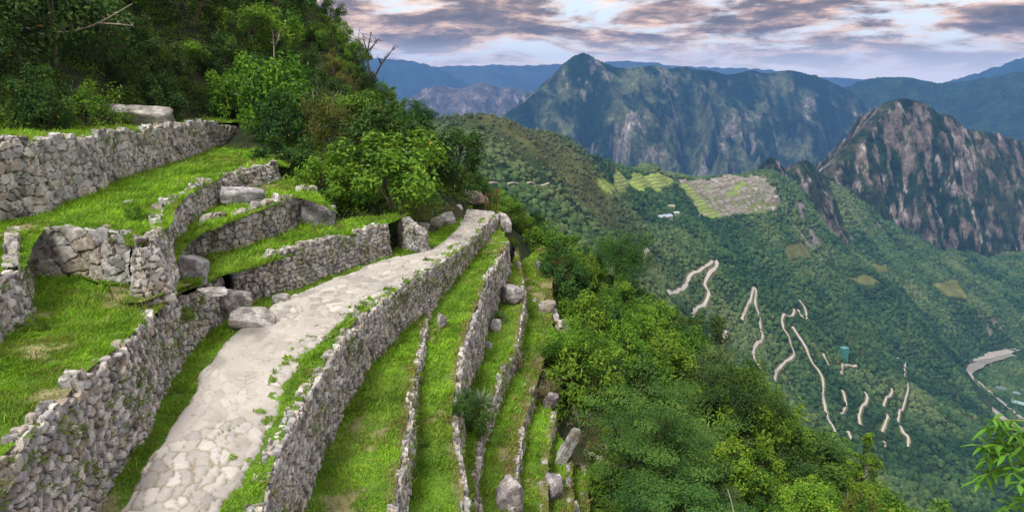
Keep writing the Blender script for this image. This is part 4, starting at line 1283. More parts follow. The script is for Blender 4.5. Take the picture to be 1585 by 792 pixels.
def grass():
    g = np.random.default_rng(31)
    TV, TF_, TC = [], [], []
    n0 = 0
    PAc = resample(PA, n=260)[0]; PBc = resample(PB, n=260)[0]
    poly = np.vstack([PAc[:, :2], PBc[::-1, :2]])
    for G, dens, hgt, dry, fringe in SHEETS:
        a = G[:-1, :-1].reshape(-1, 3); b = G[1:, :-1].reshape(-1, 3); c = G[:-1, 1:].reshape(-1, 3)
        area = np.linalg.norm(np.cross(b - a, c - a), axis=1)
        ctr = a
        dep = ctr[:, 1] * CP - ctr[:, 2] * SP
        u = ctr[:, 0] / dep * FOC + CX; v = CY - (ctr[:, 1] * SP + ctr[:, 2] * CP) / dep * FOC
        inv = (u > -420) & (u < 1640) & (v < 900)
        rate = area * inv * dens * np.clip(1900 * (15.0 / dep) ** 1.4, 320, 2400)
        k = g.poisson(rate)
        idx = np.repeat(np.arange(len(a)), k)
        r1, r2 = g.random(len(idx)), g.random(len(idx))
        P = a[idx] + (b - a)[idx] * r1[:, None] + (c - a)[idx] * r2[:, None]
        n1 = fbm(P[:, :2] * 0.55, 4, 140); n2 = fbm(P[:, :2] * 2.2, 3, 141)
        bare = sstep(0.30, 0.5, n1 + 0.25 * n2 + dry)
        keep = g.random(len(P)) > bare * 0.93
        onp = in_poly(P[:, :2] + g.normal(0, 0.07, (len(P), 2)), poly)
        dB = np.full(len(P), 9.0)
        io = np.where(onp)[0]
        for q0 in range(0, len(io), 4000):
            ii = io[q0:q0 + 4000]
            dB[ii] = np.sqrt(((P[ii, None, :2] - PBc[None, :, :2]) ** 2).sum(-1)).min(1)
        creep = (dB < 0.6) & (fbm(P[:, :2] * 2.6, 3, 158) > 0.2 + dB * 0.4)
        P[onp & creep, 2] += 0.06
        keep &= ~onp | creep
        keep0 = np.where(keep)[0]
        P = P[keep]; n1 = n1[keep]; n2 = n2[keep]
        n = len(P)
        d2 = P[:, 1] * CP - P[:, 2] * SP
        tuft = fbm(P[:, :2] * 1.7, 3, 150)
        h = hgt * g.lognormal(-2.92, 0.4, n) * (1 + 1.1 * np.clip(tuft, -0.5, 1.2)) * np.clip(d2 / 17, 0.85, 1.35)
        w = 0.011 * np.clip(d2 / 14, 0.9, 2.6) * g.uniform(0.7, 1.4, n)
        th = g.uniform(0, 2 * math.pi, n)
        lean = np.column_stack([np.cos(th), np.sin(th)]) * (h * g.uniform(0.15, 0.95, n))[:, None]
        wind = fbm(P[:, :2] * 0.8 + 60, 2, 151)
        lean[:, 0] += h * (0.25 + 0.5 * wind); lean[:, 1] += h * (-0.3 * wind)
        ph = g.uniform(0, 2 * math.pi, n)
        sx = np.column_stack([np.cos(ph) * w, np.sin(ph) * w, np.zeros(n)])
        base = P.copy(); base[:, 2] -= 0.01
        midp = base + np.column_stack([lean * 0.35, h * 0.62]); tip = base + np.column_stack([lean, h * 0.95])
        V = np.stack([base - sx, base + sx, midp + sx * 0.8, midp - sx * 0.8, tip], 1).reshape(-1, 3)
        o = n0 + np.arange(n) * 5
        TV.append(V); TF_.append((np.column_stack([o, o + 1, o + 2, o + 3]), np.column_stack([o + 3, o + 2, o + 4])))
        lush = fbm(P[:, :2] * 0.33, 3, 157)
        tone = np.clip(0.5 + 0.6 * fbm(P[:, :2] * 0.9, 3, 155) + 0.35 * n2 + g.normal(0, 0.2, n), 0, 1)[:, None]
        c = np.array([0.115, 0.265, 0.024]) * (1 - tone) + np.array([0.300, 0.520, 0.045]) * tone
        if fringe:
            jj = (idx[keep0] % (G.shape[1] - 1)) / (G.shape[1] - 1.0)
            fw = np.linalg.norm(G[0, 0] - G[0, -1]) * (1 - jj)
            edge_ = sstep(0.5, 0.1, fw + 0.25 * n2)
        else:
            edge_ = np.zeros(n)
        ol = sstep(0.0, 0.4, lush)[:, None] * 0.3
        c = c * (1 - ol) + np.array([0.150, 0.200, 0.045]) * ol
        straw = (g.random(n) < 0.55 * edge_ + 0.07 + 0.25 * sstep(0.1, 0.4, n1 + dry))[:, None]
        c = np.where(straw, np.array([0.27, 0.235, 0.10]), c)
        TC.append(np.repeat(c, 5, 0))
        n0 += n * 5
    # tufts rooted in the joints and on the tops of the walls
    for Q, Nn, Ht, bat in WALLS:
        k = int(len(Q) * 0.55)
        i0 = g.integers(0, len(Q), k); vv = Ht[i0] * np.clip(g.beta(2.0, 1.2, k), 0, 1.0)
        b0 = np.column_stack([Q[i0, 0] - Nn[i0, 0] * (bat * vv - 0.02), Q[i0, 1] - Nn[i0, 1] * (bat * vv - 0.02), Q[i0, 2] + vv])
        on = fbm(b0 * 0.8, 3, 171) > 0.08
        b0, nn = b0[on], Nn[i0][on]
        m_ = 9
        P = np.repeat(b0, m_, 0) + g.normal(0, 0.03, (len(b0) * m_, 3)); N2 = np.repeat(nn, m_, 0)
        n = len(P)
        if not n: continue
        h = g.uniform(0.06, 0.17, n); w = g.uniform(0.008, 0.018, n)
        lean = np.column_stack([N2[:, 0] * h * 0.8, N2[:, 1] * h * 0.8, h * g.uniform(-0.5, 0.9, n)]) + g.normal(0, 0.03, (n, 3))
        ph = g.uniform(0, 6.28, n); sx = np.column_stack([np.cos(ph) * w, np.sin(ph) * w, np.zeros(n)])
        midp = P + lean * 0.55 + np.array([0, 0, 0.02]); tip = P + lean
        TV.append(np.stack([P - sx, P + sx, midp + sx * 0.8, midp - sx * 0.8, tip], 1).reshape(-1, 3))
        o = n0 + np.arange(n) * 5
        TF_.append((np.column_stack([o, o + 1, o + 2, o + 3]), np.column_stack([o + 3, o + 2, o + 4])))
        t = g.random((n, 1)); c = np.array([0.07, 0.15, 0.02]) * (1 - t) + np.array([0.20, 0.30, 0.05]) * t
        c = np.where(g.random((n, 1)) < 0.2, np.array([0.24, 0.20, 0.09]), c)
        TC.append(np.repeat(c, 5, 0)); n0 += n * 5
    V = np.vstack(TV); C = np.vstack(TC)
    me = mesh_data("grass", V, [np.vstack([f[0] for f in TF_]), np.vstack([f[1] for f in TF_])], M_BLADE, False, C)
    o = link("grass", me)
    tag(o, "short bright green grass covering the terraces", "grass", kind="stuff")
    print("grass blades", n0 // 5)


grass()

# ---------------------------------------------------------------- near slopes and their vegetation
near_ctl = [(-6, 11, -8.6), (-6, 20, -8.6), (-4, 28, -8.6), (-1.2, 36, -8.9), (-2.5, 14, -12), (-1.2, 20, -12.3), (0.4, 26, -12.0), (0, 19, -13.6), (0.6, 32, -11.2), (1.2, 15, -15.2), (2.2, 18, -15.3), (2.0, 22, -14.2),
            (-9, 11, -6.8), (-10, 18, -7.3), (-8, 24, -7.4), (-7, 28, -7.0), (-13, 14, -5.8), (-13, 20, -5.6), (-13, 27, -5.4), (-13.5, 32, -5.2), (-10, 29, -6.2),
            (-15, 18, -4.2), (-17, 22, -3.6), (-18, 25, -3.0), (-17.5, 32, -3.4), (-17.2, 38, -3.6), (-20.5, 27.5, -1.8), (-19.5, 34, -1.9), (-23, 33, 1.2), (-22, 38, 1.6), (-26, 42, 6), (-30, 30, 4), (-32, 20, 3), (-24, 16, 0.5), (-26, 10, 2.0), (-15.6, 10, -4.6), (-18, 12, -3.6), (-17.6, 44, -1.6), (-18, 50, 3.2), (-17, 58, 4.5), (-18, 54, 1.2),
            (-11.8, 48, -3.2), (-8.8, 44.4, -4.2), (-6.0, 41, -4.6), (-3.6, 38, -6.0), (-2.4, 35.6, -6.8), (-13.4, 38, -3.6), (-11.4, 35.4, -4.4), (-10.4, 33.4, -4.9), (-7.6, 31, -5.9), (-5.4, 30.6, -6.1), (-4.2, 33, -6.4), (-13, 44, -1.6), (-8, 37, -3.9), (-5.6, 36, -5.0),
            (-10, 54, -4.5), (-4, 48, -8.0), (-14.2, 52, -1.2), (-16, 66, 4),
            (4.4, 18.7, -14.3), (13.9, 27, -17.6), (10.2, 39.8, -16.0), (2.0, 47, -11.6), (11.9, 37.3, -17.8), (13.2, 33.1, -17.9), (2.2, 34.4, -12.4), (3.4, 28, -13.5), (5.3, 25.9, -14.1), (2.6, 23, -14.0), (8.5, 23.4, -15.5), (7.4, 17.6, -14.4), (11.1, 19.4, -15.4), (14.4, 21, -16.4), (6.5, 33, -14.2), (6, 42, -13.6), (1.2, 40, -10.6),
            (24, 27, -30), (22, 40, -32), (24, 18, -27), (19, 50, -31), (9, 56, -25), (2, 60, -20), (-4, 60, -14), (0.5, 42, -9.8), (0.5, 52, -13.2), (-3, 46, -7.2), (60, 30, -75), (60, 62, -90), (20, 90, -62), (-10, 95, -45), (-30, 95, -20),
            (0, 4, -14.5), (9, 5, -15), (-8, 4, -9), (4, 8, -15), (9, 12, -15), (16, 10, -18), (26, 5, -28), (-30, 60, 9)]
near_rbf = RBF(near_ctl, lam=0.003, scale=10.0)


def near_z(x, y):
    P = np.column_stack([np.ravel(x), np.ravel(y)])
    return (near_rbf(x, y).ravel() + 0.22 * fbm(P * 0.35, 4, 300)).reshape(np.shape(x))


nx = np.arange(-42, 46, 0.55); ny = np.arange(1, 84, 0.55)
NX, NY = np.meshgrid(nx, ny, indexing='ij')
NZ = near_z(NX, NY)
npx = np.column_stack([NX.ravel(), NY.ravel()])
soil = np.array([0.020, 0.030, 0.012]) * (1 + 0.5 * fbm(npx * 0.9, 4, 310))[:, None]
br = sstep(0.2, 0.5, fbm(npx * 0.4, 4, 311))[:, None] * 0.3
soil = soil * (1 - br) + np.array([0.10, 0.075, 0.045]) * br
nh = mesh_obj("near_hill", np.column_stack([NX.ravel(), NY.ravel(), NZ.ravel()]), grid_faces(len(nx), len(ny)), M_SOIL, True, soil)
tag(nh, "dark overgrown earth of the steep slope around the terraces", "hill", kind="structure")


def proj(P):
    P = np.asarray(P, float)
    d = P[..., 1] * CP - P[..., 2] * SP
    return P[..., 0] / d * FOC + CX, CY - (P[..., 1] * SP + P[..., 2] * CP) / d * FOC, d


def leaf_mesh(C, Nrm, ln, wd, g, fold=0.25, curl=0.15):
    """kite-shaped folded leaves at C with facing normals Nrm"""
    n = len(C)
    T = np.cross(Nrm, g.normal(0, 1, (n, 3))); T /= np.linalg.norm(T, axis=1)[:, None] + 1e-9
    B = np.cross(Nrm, T)
    ln = np.broadcast_to(ln, (n,))[:, None]; wd = np.broadcast_to(wd, (n,))[:, None]
    a = C - T * ln * 0.5; b = C + T * ln * 0.5 - Nrm * ln * curl
    m = C - T * ln * 0.05
    l = m + B * wd * 0.5 + Nrm * wd * fold; r = m - B * wd * 0.5 + Nrm * wd * fold
    V = np.stack([a, l, b, r], 1).reshape(-1, 3)
    o = np.arange(n) * 4
    F = np.vstack([np.column_stack([o, o + 2, o + 1]), np.column_stack([o, o + 3, o + 2])])
    return V, F


PALS = {
    "mid": ((0.042, 0.115, 0.012), (0.165, 0.305, 0.026)),
    "bright": ((0.062, 0.160, 0.013), (0.225, 0.385, 0.032)),
    "dark": ((0.020, 0.066, 0.014), (0.080, 0.170, 0.026)),
    "grey": ((0.05, 0.11, 0.04), (0.175, 0.265, 0.095)),
    "olive": ((0.07, 0.085, 0.017), (0.2, 0.205, 0.045)),
    "fern": ((0.032, 0.095, 0.020), (0.115, 0.235, 0.045)),
    "dry": ((0.110, 0.080, 0.040), (0.240, 0.180, 0.085)),
}


def shrub_data(kind, seed, nclump, nleaf, ln, wd, rad=(1.0, 1.0, 0.85), clump=0.30, twigs=0, layered=False, openness=0.25):
    """crown and branch meshes of a shrub about 2 m across standing on z = 0"""
    g = np.random.default_rng(seed)
    rad = np.array(rad)
    th = g.uniform(0, 2 * math.pi, nclump); cz = g.uniform(-0.7, 1, nclump); rr = np.sqrt(np.clip(1 - cz ** 2, 0, 1))
    D = np.column_stack([rr * np.cos(th), rr * np.sin(th), cz])
    rad_f = (0.55 + 0.45 * g.random(nclump) ** 0.5) * (1 + 0.5 * fbm(D * 1.7 + seed, 3, seed))
    CC = D * rad_f[:, None] * rad + (0, 0, rad[2] * 0.82)
    CC[:, 2] = np.maximum(CC[:, 2], 0.15 + 0.15 * g.random(nclump))
    c0, c1 = (np.array(c) for c in PALS[kind])
    VV, FF, KK = [], [], []
    n0 = 0
    for k in range(nclump):
        n = int(nleaf * g.uniform(0.6, 1.35))
        cr = clump * g.uniform(0.65, 1.35)
        p = g.normal(0, 1, (n, 3)); p /= np.linalg.norm(p, axis=1)[:, None]
        p *= (g.random(n) ** (1 / 2.2))[:, None] * cr
        if layered: p[:, 2] *= 0.38
        nr = p / cr * 0.7 + D[k] * 0.35 + np.array([0, 0, 0.75]) + g.normal(0, 0.45, (n, 3))
        nr /= np.linalg.norm(nr, axis=1)[:, None]
        V, F = leaf_mesh(CC[k] + p, nr, ln * g.uniform(0.6, 1.3, n), wd * g.uniform(0.7, 1.3, n), g)
        ct = g.normal(0, 0.22)
        t = np.clip(0.42 + ct + g.normal(0, 0.22, n), 0, 1)[:, None]
        c = c0 * (1 - t) + c1 * t
        yl = (g.random(n) < 0.004)[:, None]
        c = np.where(yl, np.array([0.35, 0.27, 0.03]), c)
        VV.append(V); FF.append(F + n0); KK.append(np.repeat(c, 4, 0)); n0 += len(V)
    crown = mesh_data("crown", np.vstack(VV), np.vstack(FF), M_LEAF, False, np.vstack(KK))
    m = MB()
    ns = 5
    own = np.floor((np.arctan2(CC[:, 1], CC[:, 0]) % (2 * math.pi)) / (2 * math.pi) * ns).astype(int)
    for k in range(ns):
        a = (k + 0.5) / ns * 2 * math.pi + g.normal(0, 0.25)
        st = np.array([0.06 * math.cos(a), 0.06 * math.sin(a), -0.25]); mid = np.array([0.3 * math.cos(a), 0.3 * math.sin(a), rad[2] * 0.6]) * (1, 1, 1)
        bc = np.array([0.075, 0.062, 0.045]) * g.uniform(0.7, 1.3)
        m.tube([st, st * 0.5 + mid * 0.5 + g.normal(0, 0.05, 3), mid], [0.032, 0.026, 0.02], 5, bc)
        for j in np.where(own == k)[0]:
            if g.random() < 0.75 and CC[j, 2] > rad[2] * 0.45:
                m.tube([mid, mid * 0.45 + CC[j] * 0.55 + g.normal(0, 0.07, 3), CC[j]], [0.014, 0.010, 0.005], 4, bc)
    for k in range(twigs):      # pale bare twigs that stand out of the leaves
        j = g.integers(0, nclump)
        a = CC[j]; d = D[j] * 0.6 + g.normal(0, 0.5, 3) + (0, 0, 0.35); d /= np.linalg.norm(d)
        e = a + d * g.uniform(0.35, 0.75)
        q = a * 0.5 + e * 0.5 + g.normal(0, 0.06, 3)
        gc = np.array([0.30, 0.28, 0.24]) * g.uniform(0.6, 1.2)
        m.tube([a * 0.8 + np.array([0, 0, 0.1]), a, q, e], [0.010, 0.008, 0.006, 0.003], 4, gc)
        for _ in range(3):
            f = q * (1 - 0.5) + e * 0.5 + g.normal(0, 0.05, 3)
            m.tube([f, f + g.normal(0, 0.16, 3), f + d * 0.2 + g.normal(0, 0.2, 3)], [0.005, 0.004, 0.002], 3, gc)
    return crown, m.data("branches", M_BARK)


KINDS = {}
for nm, args in (
        ("leafy mid-green shrub", [dict(kind="mid", seed=s, nclump=30, nleaf=120, ln=0.12, wd=0.055) for s in (1, 2, 3)]),
        ("bright green bush", [dict(kind="bright", seed=s, nclump=28, nleaf=120, ln=0.13, wd=0.06) for s in (11, 12, 13)]),
        ("dark green bush", [dict(kind="dark", seed=s, nclump=32, nleaf=120, ln=0.12, wd=0.06, rad=(1, 1, 0.95)) for s in (21, 22, 23)]),
        ("grey-green feathery shrub", [dict(kind="grey", seed=s, nclump=40, nleaf=130, ln=0.085, wd=0.03, clump=0.36, layered=True, twigs=3) for s in (31, 32)]),
        ("olive scrubby bush", [dict(kind="olive", seed=s, nclump=26, nleaf=100, ln=0.09, wd=0.04, twigs=5) for s in (41, 42)]),
        ("twiggy bare-branched shrub", [dict(kind="mid", seed=51, nclump=22, nleaf=75, ln=0.10, wd=0.045, twigs=9), dict(kind="dark", seed=52, nclump=20, nleaf=75, ln=0.10, wd=0.05, twigs=12)])):
    KINDS[nm] = [shrub_data(**a) for a in args]
KN = list(KINDS)
DRY = [shrub_data("dry", 61, 18, 90, 0.08, 0.03, twigs=26), shrub_data("dry", 62, 16, 80, 0.09, 0.03, twigs=20)]


def make_shrub(data, loc, size, rz, label, name="shrub", cat="shrub", group=None, zs=1.0):
    r = link(name, None)
    r.location = loc; r.rotation_euler = (0, 0, rz); r.scale = (size, size, size * zs)
    link("crown", data[0], r); link("branches", data[1], r)
    tag(r, label, cat, group)
    return r


left_front = np.vstack([np.array([(-19.2, 24.0, 0), (-19.3, 28, 0), (-18.8, 32, 0), (-18.2, 36, 0), (-17.2, 40.5, 0), (-15.9, 43, 0), (-14.2, 41, 0), (-12.7, 37.4, 0), (-11.3, 34.2, 0), (-9.9, 31.4, 0)]), L([(520, 326), (560, 334), (606, 348)], zT1), L([(646, 362), (688, 344), (706, 330), (720, 316)], Z_PATH)])[:, :2]
LEFT = np.vstack([left_front, [(2, 47), (0, 62), (-40, 66), (-50, 30), (-30, 15), (-18.6, 14)]])
right_front = np.vstack([L([(958, 880), (944, 792), (935, 700)], zR8), L([(905, 645), (880, 600)], zR7), L([(862, 560), (850, 515)], zR6), L([(858, 470), (846, 430), (852, 400)], zR5), L([(822, 372), (800, 340)], zR4), L([(778, 318)], zR2)])[:, :2]
RIGHT = np.vstack([right_front, [(-1, 56), (20, 60), (30, 40), (30, 12), (4, 9)]])
LANDL = [("over the pale sloping rock slab", 210, 150), ("on the shady ledge in the corner", 30, 150), ("near the top edge of the frame", 150, 30), ("in deep shade below the bare limb", 60, 80), ("above the far end of the topmost wall", 350, 150), ("high on the slope by the top edge", 330, 40),
         ("at the end of the rising wall", 430, 215), ("behind the big smooth grey boulder", 500, 280), ("over the low neat wall's end", 590, 310), ("hanging above the bend of the path", 660, 290), ("on the skyline under the dead branches", 560, 120), ("where the skyline starts to drop", 480, 40),
         ("on the skyline above the path's end", 640, 170), ("at the tip of the thicket", 700, 230), ("in the middle of the thicket", 540, 220), ("in the upper middle of the wooded slope", 430, 110)]
LANDR = [("beside the end of the path", 800, 330), ("on the skyline just past the path's end", 850, 350), ("beside the dark tree on the outer skyline", 930, 400), ("below the dark tree near the first road bend", 1010, 440), ("above the round dark-faced boulder", 850, 420), ("beside the dry brown patch", 850, 530), ("near the ruined bit of wall", 900, 490),
         ("on the skyline below the first road bend", 1080, 520), ("in the middle of the lower thicket", 1000, 560), ("beside the spreading feathery tree", 960, 640), ("under the spreading feathery tree", 1010, 730), ("by the leaning pointed rock", 900, 640), ("along the outermost grass strip", 950, 740),
         ("on the outer skyline over the road loops", 1160, 590), ("below the road loops on the lower slope", 1150, 680), ("at the bottom edge beside the bare pole", 1120, 770), ("on the skyline near the yellow-topped sapling", 1270, 680), ("at the bottom below the yellow-topped sapling", 1300, 770), ("on the last slope before the valley", 1400, 760)]
COUNT = {}


def describe(kind, P, size, land):
    u, v, d = proj(P)
    k = min(land, key=lambda a: (a[1] - u) ** 2 + (a[2] - v) ** 2)
    sz = "low " if size < 0.72 else "small " if size < 1.0 else "large " if size > 1.45 else ""
    rel = ("upper", "lower")[int(v > k[2])]
    side = ("inner", "outer")[int(u > k[1])]
    return f"{sz}{kind} {k[0]}, {rel} {side} side"


def scatter(poly, land, group, rmin, rmax, weights, seed, nmax, zone, SP_=0.62):
    g = np.random.default_rng(seed)
    pts = []
    x0, x1, y0, y1 = poly[:, 0].min(), poly[:, 0].max(), poly[:, 1].min(), poly[:, 1].max()
    cand = np.column_stack([g.uniform(x0, x1, 14000), g.uniform(y0, y1, 14000)])
    cand = cand[in_poly(cand, poly)]
    z = near_z(cand[:, 0], cand[:, 1])
    P3 = np.column_stack([cand, z + 1.0])
    u, v, d = proj(P3)
    ok = (u > -160) & (u < 1650) & (v > -130) & (v < 880)
    for t in np.linspace(0.3, 0.97, 30):
        q = P3 * t; q[:, 2] = (P3[:, 2] + 1.4) * t
        ok &= near_rbf(q[:, 0], q[:, 1]) < q[:, 2]
    cand, z, u, v, d = cand[ok], z[ok], u[ok], v[ok], d[ok]
    n = fbm(cand * 0.14 + seed, 3, seed)
    out = []
    for i in range(len(cand)):
        s = rmin + (rmax - rmin) * g.random() ** 1.6
        s *= np.clip(d[i] / 28, 0.8, 1.2)
        if zone == "left shrubs" and u[i] > 430 and d[i] > 39: s = min(s, 1.15)
        if zone.startswith("left") and u[i] > 625: s *= 0.72
        if zone == "right shrubs" and u[i] < 900 and v[i] < 370: s *= 0.6
        if any((cand[i, 0] - a) ** 2 + (cand[i, 1] - b) ** 2 < (SP_ * (s + r)) ** 2 for a, b, r in out):
            continue
        # shrubs at the margin stay small and off the terraces
        out.append((cand[i, 0], cand[i, 1], s))
        w = np.array(weights(u[i], v[i], n[i]), float).clip(0.05); w /= w.sum()
        k = g.choice(len(KN), p=w)
        data = KINDS[KN[k]][g.integers(0, len(KINDS[KN[k]]))]
        loc = np.array([cand[i, 0], cand[i, 1], z[i] - 0.1])
        make_shrub(data, loc, s, g.uniform(0, 6.28), describe(KN[k], loc + (0, 0, s), s, land), group=group, zs=g.uniform(0.85, 1.3))
        if len(out) >= nmax: break
    print(zone, len(out))
    return out


#             mid bright dark grey olive twiggy
def wl(u, v, n):
    if u < 420 and v < 170: return (4, 1.2, 3.6, 0.4, 0.6, 0.9)
    if u > 520: return (4, 1.2 + 2.5 * n, 3.0, 0.1, 0.7, 0.3)
    return (4, 0.8, 4, 0.2, 0.7, 0.5)


def wr(u, v, n):
    if u > 1180: return (5, 3.5, 2, 0.2, 1.2, 0.4)
    if 960 < u < 1120 and v > 540: return (3.5, 1.2, 3.0, 0.8, 0.5, 0.3)
    if u < 950 and 450 < v < 620: return (3, 5, 0.8, 0.3, 0.5, 0.2)
    return (5, 3.0 + 3 * n, 1.8, 0.4, 0.7, 0.25)


S1 = scatter(LEFT, LANDL, "shrubs of the thicket on the slope above the path", 1.15, 2.1, wl, 401, 130, "left shrubs", 0.74)
S2 = scatter(RIGHT, LANDR, "shrubs covering the slope below the terraces", 0.85, 1.7, wr, 402, 116, "right shrubs", 0.76)


MARGL = np.vstack([np.array([(-19.2, 24.0), (-19.3, 28), (-18.8, 32), (-18.2, 36), (-17.2, 40.5), (-15.9, 43), (-14.2, 41), (-12.7, 37.4), (-11.3, 34.2), (-9.9, 31.4)]), left_front[-7:], [(-1.5, 42), (-7, 40), (-8.5, 35), (-12, 39), (-14.5, 44), (-18, 46), (-21, 38), (-22, 24)]])
S3 = scatter(MARGL, LANDL, "low shrubs along the foot of the thicket above the path", 0.5, 0.8, wl, 403, 24, "left margin", 0.9)
S4 = scatter(np.vstack([right_front[:-1], [(0, 44), (5, 44), (6, 34), (5, 27), (4, 20), (3.5, 10)]]), LANDR, "low shrubs along the outer edge of the terraces", 0.4, 0.7, wr, 404, 24, "right margin", 1.0)


def undergrowth():
    """low leafy cover between the shrubs"""
    g = np.random.default_rng(77)
    VV, FF, KK, n0 = [], [], [], 0
    for poly, N_ in ((LEFT, 3900), (RIGHT, 3400)):
        c = np.column_stack([g.uniform(poly[:, 0].min(), poly[:, 0].max(), N_ * 4), g.uniform(poly[:, 1].min(), poly[:, 1].max(), N_ * 4)])
        c = c[in_poly(c, poly)]
        z = near_z(c[:, 0], c[:, 1])
        u, v, d = proj(np.column_stack([c, z]))
        ok = (u > -320) & (u < 1640) & (v > -80) & (v < 880) & (d < 62)
        c, z = c[ok][:N_], z[ok][:N_]
        tone = fbm(c * 0.4, 3, 78)
        for k in range(len(c)):
            n = int(g.uniform(40, 90)); r = g.uniform(0.35, 0.75)
            p = g.normal(0, 1, (n, 3)) * (r * 0.6, r * 0.6, r * 0.32); p[:, 2] = np.abs(p[:, 2]) + 0.03
            nr = g.normal(0, 0.5, (n, 3)) + (0, 0, 1); nr /= np.linalg.norm(nr, axis=1)[:, None]
            V, F = leaf_mesh(p + (c[k, 0], c[k, 1], z[k]), nr, 0.12 * g.uniform(0.6, 1.3, n), 0.05 * g.uniform(0.7, 1.4, n), g)
            a, b = PALS["bright" if tone[k] > 0.12 else "mid" if tone[k] > -0.2 else "dark"]
            t = np.clip(0.4 + g.normal(0, 0.2, n) + g.normal(0, 0.15), 0, 1)[:, None]
            VV.append(V); FF.append(F + n0); KK.append(np.repeat(np.array(a) * (1 - t) + np.array(b) * t, 4, 0)); n0 += len(V)
    o = mesh_obj("undergrowth", np.vstack(VV), np.vstack(FF), M_LEAF, False, np.vstack(KK))
    tag(o, "low leafy undergrowth between the shrubs on the slopes", "undergrowth", kind="stuff")


undergrowth()


# ------------------------------------------------ single trees and plants one can tell apart
def tree(label, base, h, crown_r, kind, seed, nclump=60, nleaf=150, ln=0.13, wd=0.05, layered=False, lean=(0, 0), crown_z=0.62, flat=0.6, twigs=0, group=None, spread=1.0, tk=1.0):
    g = np.random.default_rng(seed)
    root = link("tree", None); root.location = base
    tag(root, label, "tree", group)
    top = np.array([lean[0], lean[1], h * crown_z])
    m = MB(); bc = np.array([0.07, 0.06, 0.045])
    tr = [np.array([0, 0, -0.5]), top * 0.35 + g.normal(0, 0.08, 3), top * 0.7 + g.normal(0, 0.1, 3), top]
    m.tube(tr, np.array([h * 0.045, h * 0.034, h * 0.026, h * 0.018]) * tk, 7, bc)
    c0, c1 = (np.array(c) for c in PALS[kind])
    VV, FF, KK, n0 = [], [], [], 0
    for k in range(nclump):
        th = g.uniform(0, 6.283); cz = g.uniform(-0.55, 1.0); rr = math.sqrt(max(0, 1 - cz * cz))
        D = np.array([rr * math.cos(th), rr * math.sin(th), cz])
        f = (0.2 + 0.8 * g.random() ** 0.7) * (1 + 0.3 * float(fbm(np.array([D * 1.6 + seed]), 2, seed)[0]))
        c = top + D * f * np.array([crown_r, crown_r, crown_r * flat]) + np.array([0, 0, crown_r * flat * 0.25])
        q = (top * g.uniform(0.55, 1.0)) * 0.45 + c * 0.55 + g.normal(0, 0.12, 3)
        st = tr[2] * (1 - 0.5) + top * 0.5
        if g.random() < 0.45: m.tube([st, q, c], [h * 0.008, h * 0.006, 0.006], 4, bc * g.uniform(0.8, 1.3))
        n = int(nleaf * g.uniform(0.6, 1.3)); cr = crown_r * 0.26 * g.uniform(0.7, 1.3) * spread
        p = g.normal(0, 1, (n, 3)); p /= np.linalg.norm(p, axis=1)[:, None]; p *= (g.random(n) ** 0.45)[:, None] * cr
        if layered: p[:, 2] *= 0.3
        nr = p / cr * 0.6 + (0, 0, 0.8) + D * 0.3 + g.normal(0, 0.4, (n, 3)); nr /= np.linalg.norm(nr, axis=1)[:, None]
        V, F = leaf_mesh(c + p, nr, ln * g.uniform(0.6, 1.3, n), wd * g.uniform(0.7, 1.3, n), g)
        t = np.clip(0.45 + g.normal(0, 0.3) + g.normal(0, 0.2, n), 0, 1)[:, None]
        VV.append(V); FF.append(F + n0); KK.append(np.repeat(c0 * (1 - t) + c1 * t, 4, 0)); n0 += len(V)
    for k in range(twigs):
        th = g.uniform(0, 6.283); e = top + np.array([math.cos(th), math.sin(th), g.uniform(-0.2, 0.7)]) * crown_r * g.uniform(0.8, 1.1)
        s = top * 0.6 + e * 0.4
        m.tube([s, s * 0.5 + e * 0.5 + g.normal(0, 0.15, 3), e], [0.03, 0.02, 0.006], 4, np.array([0.32, 0.30, 0.27]))
    m.build("trunk", M_BARK, root)
    mesh_obj("crown", np.vstack(VV), np.vstack(FF), M_LEAF, False, np.vstack(KK), root)
    return root


def on_slope(px, py, d):
    p = pd(px, py, d)
    p[2] = near_z(np.array([p[0]]), np.array([p[1]]))[0]
    return p


tree("dark green rounded tree on the outer skyline above the first road bend", on_slope(955, 425, 45), 4.6, 2.0, "dark", 501, 70, 170, crown_z=0.6, flat=0.8)
tree("small dark tree against the valley just past the path's end", on_slope(832, 352, 48), 2.6, 0.7, "dark", 502, 30, 110, crown_z=0.6, flat=1.1)
tree("spreading dark feathery tree in the lower thicket", on_slope(1010, 690, 23), 4.2, 2.5, "fern", 503, 120, 210, ln=0.10, wd=0.034, layered=True, crown_z=0.62, flat=0.75, twigs=0, spread=0.85)
tree("feathery dark tree nearest the bottom edge", on_slope(1050, 770, 20), 3.4, 1.9, "fern", 504, 90, 200, ln=0.10, wd=0.034, layered=True, crown_z=0.62, flat=0.7, twigs=0, spread=0.85)
tree("tall bright bush-like tree beside the dry patch", on_slope(885, 560, 29), 3.6, 1.5, "bright", 505, 60, 150, ln=0.11, wd=0.05, crown_z=0.5, flat=1.0)
tree("dense dark tree on the outer slope past the feathery trees", on_slope(1140, 640, 30), 3.6, 1.7, "dark", 506, 60, 150, crown_z=0.55, flat=0.8)
tree("round-topped dark tree on the skyline of the wooded slope", on_slope(640, 185, 41), 3.4, 1.25, "dark", 507, 45, 140, crown_z=0.6, flat=0.85)
tree("slender leaning tree at the outer tip of the thicket", on_slope(690, 215, 38), 3.2, 0.7, "mid", 508, 22, 90, crown_z=0.75, flat=0.7, lean=(0.9, 0))
tree("wispy tree sticking out of the skyline near the top of the frame", on_slope(505, 60, 48), 4.2, 0.9, "olive", 509, 20, 70, crown_z=0.75, flat=1.1, lean=(0.4, 0))
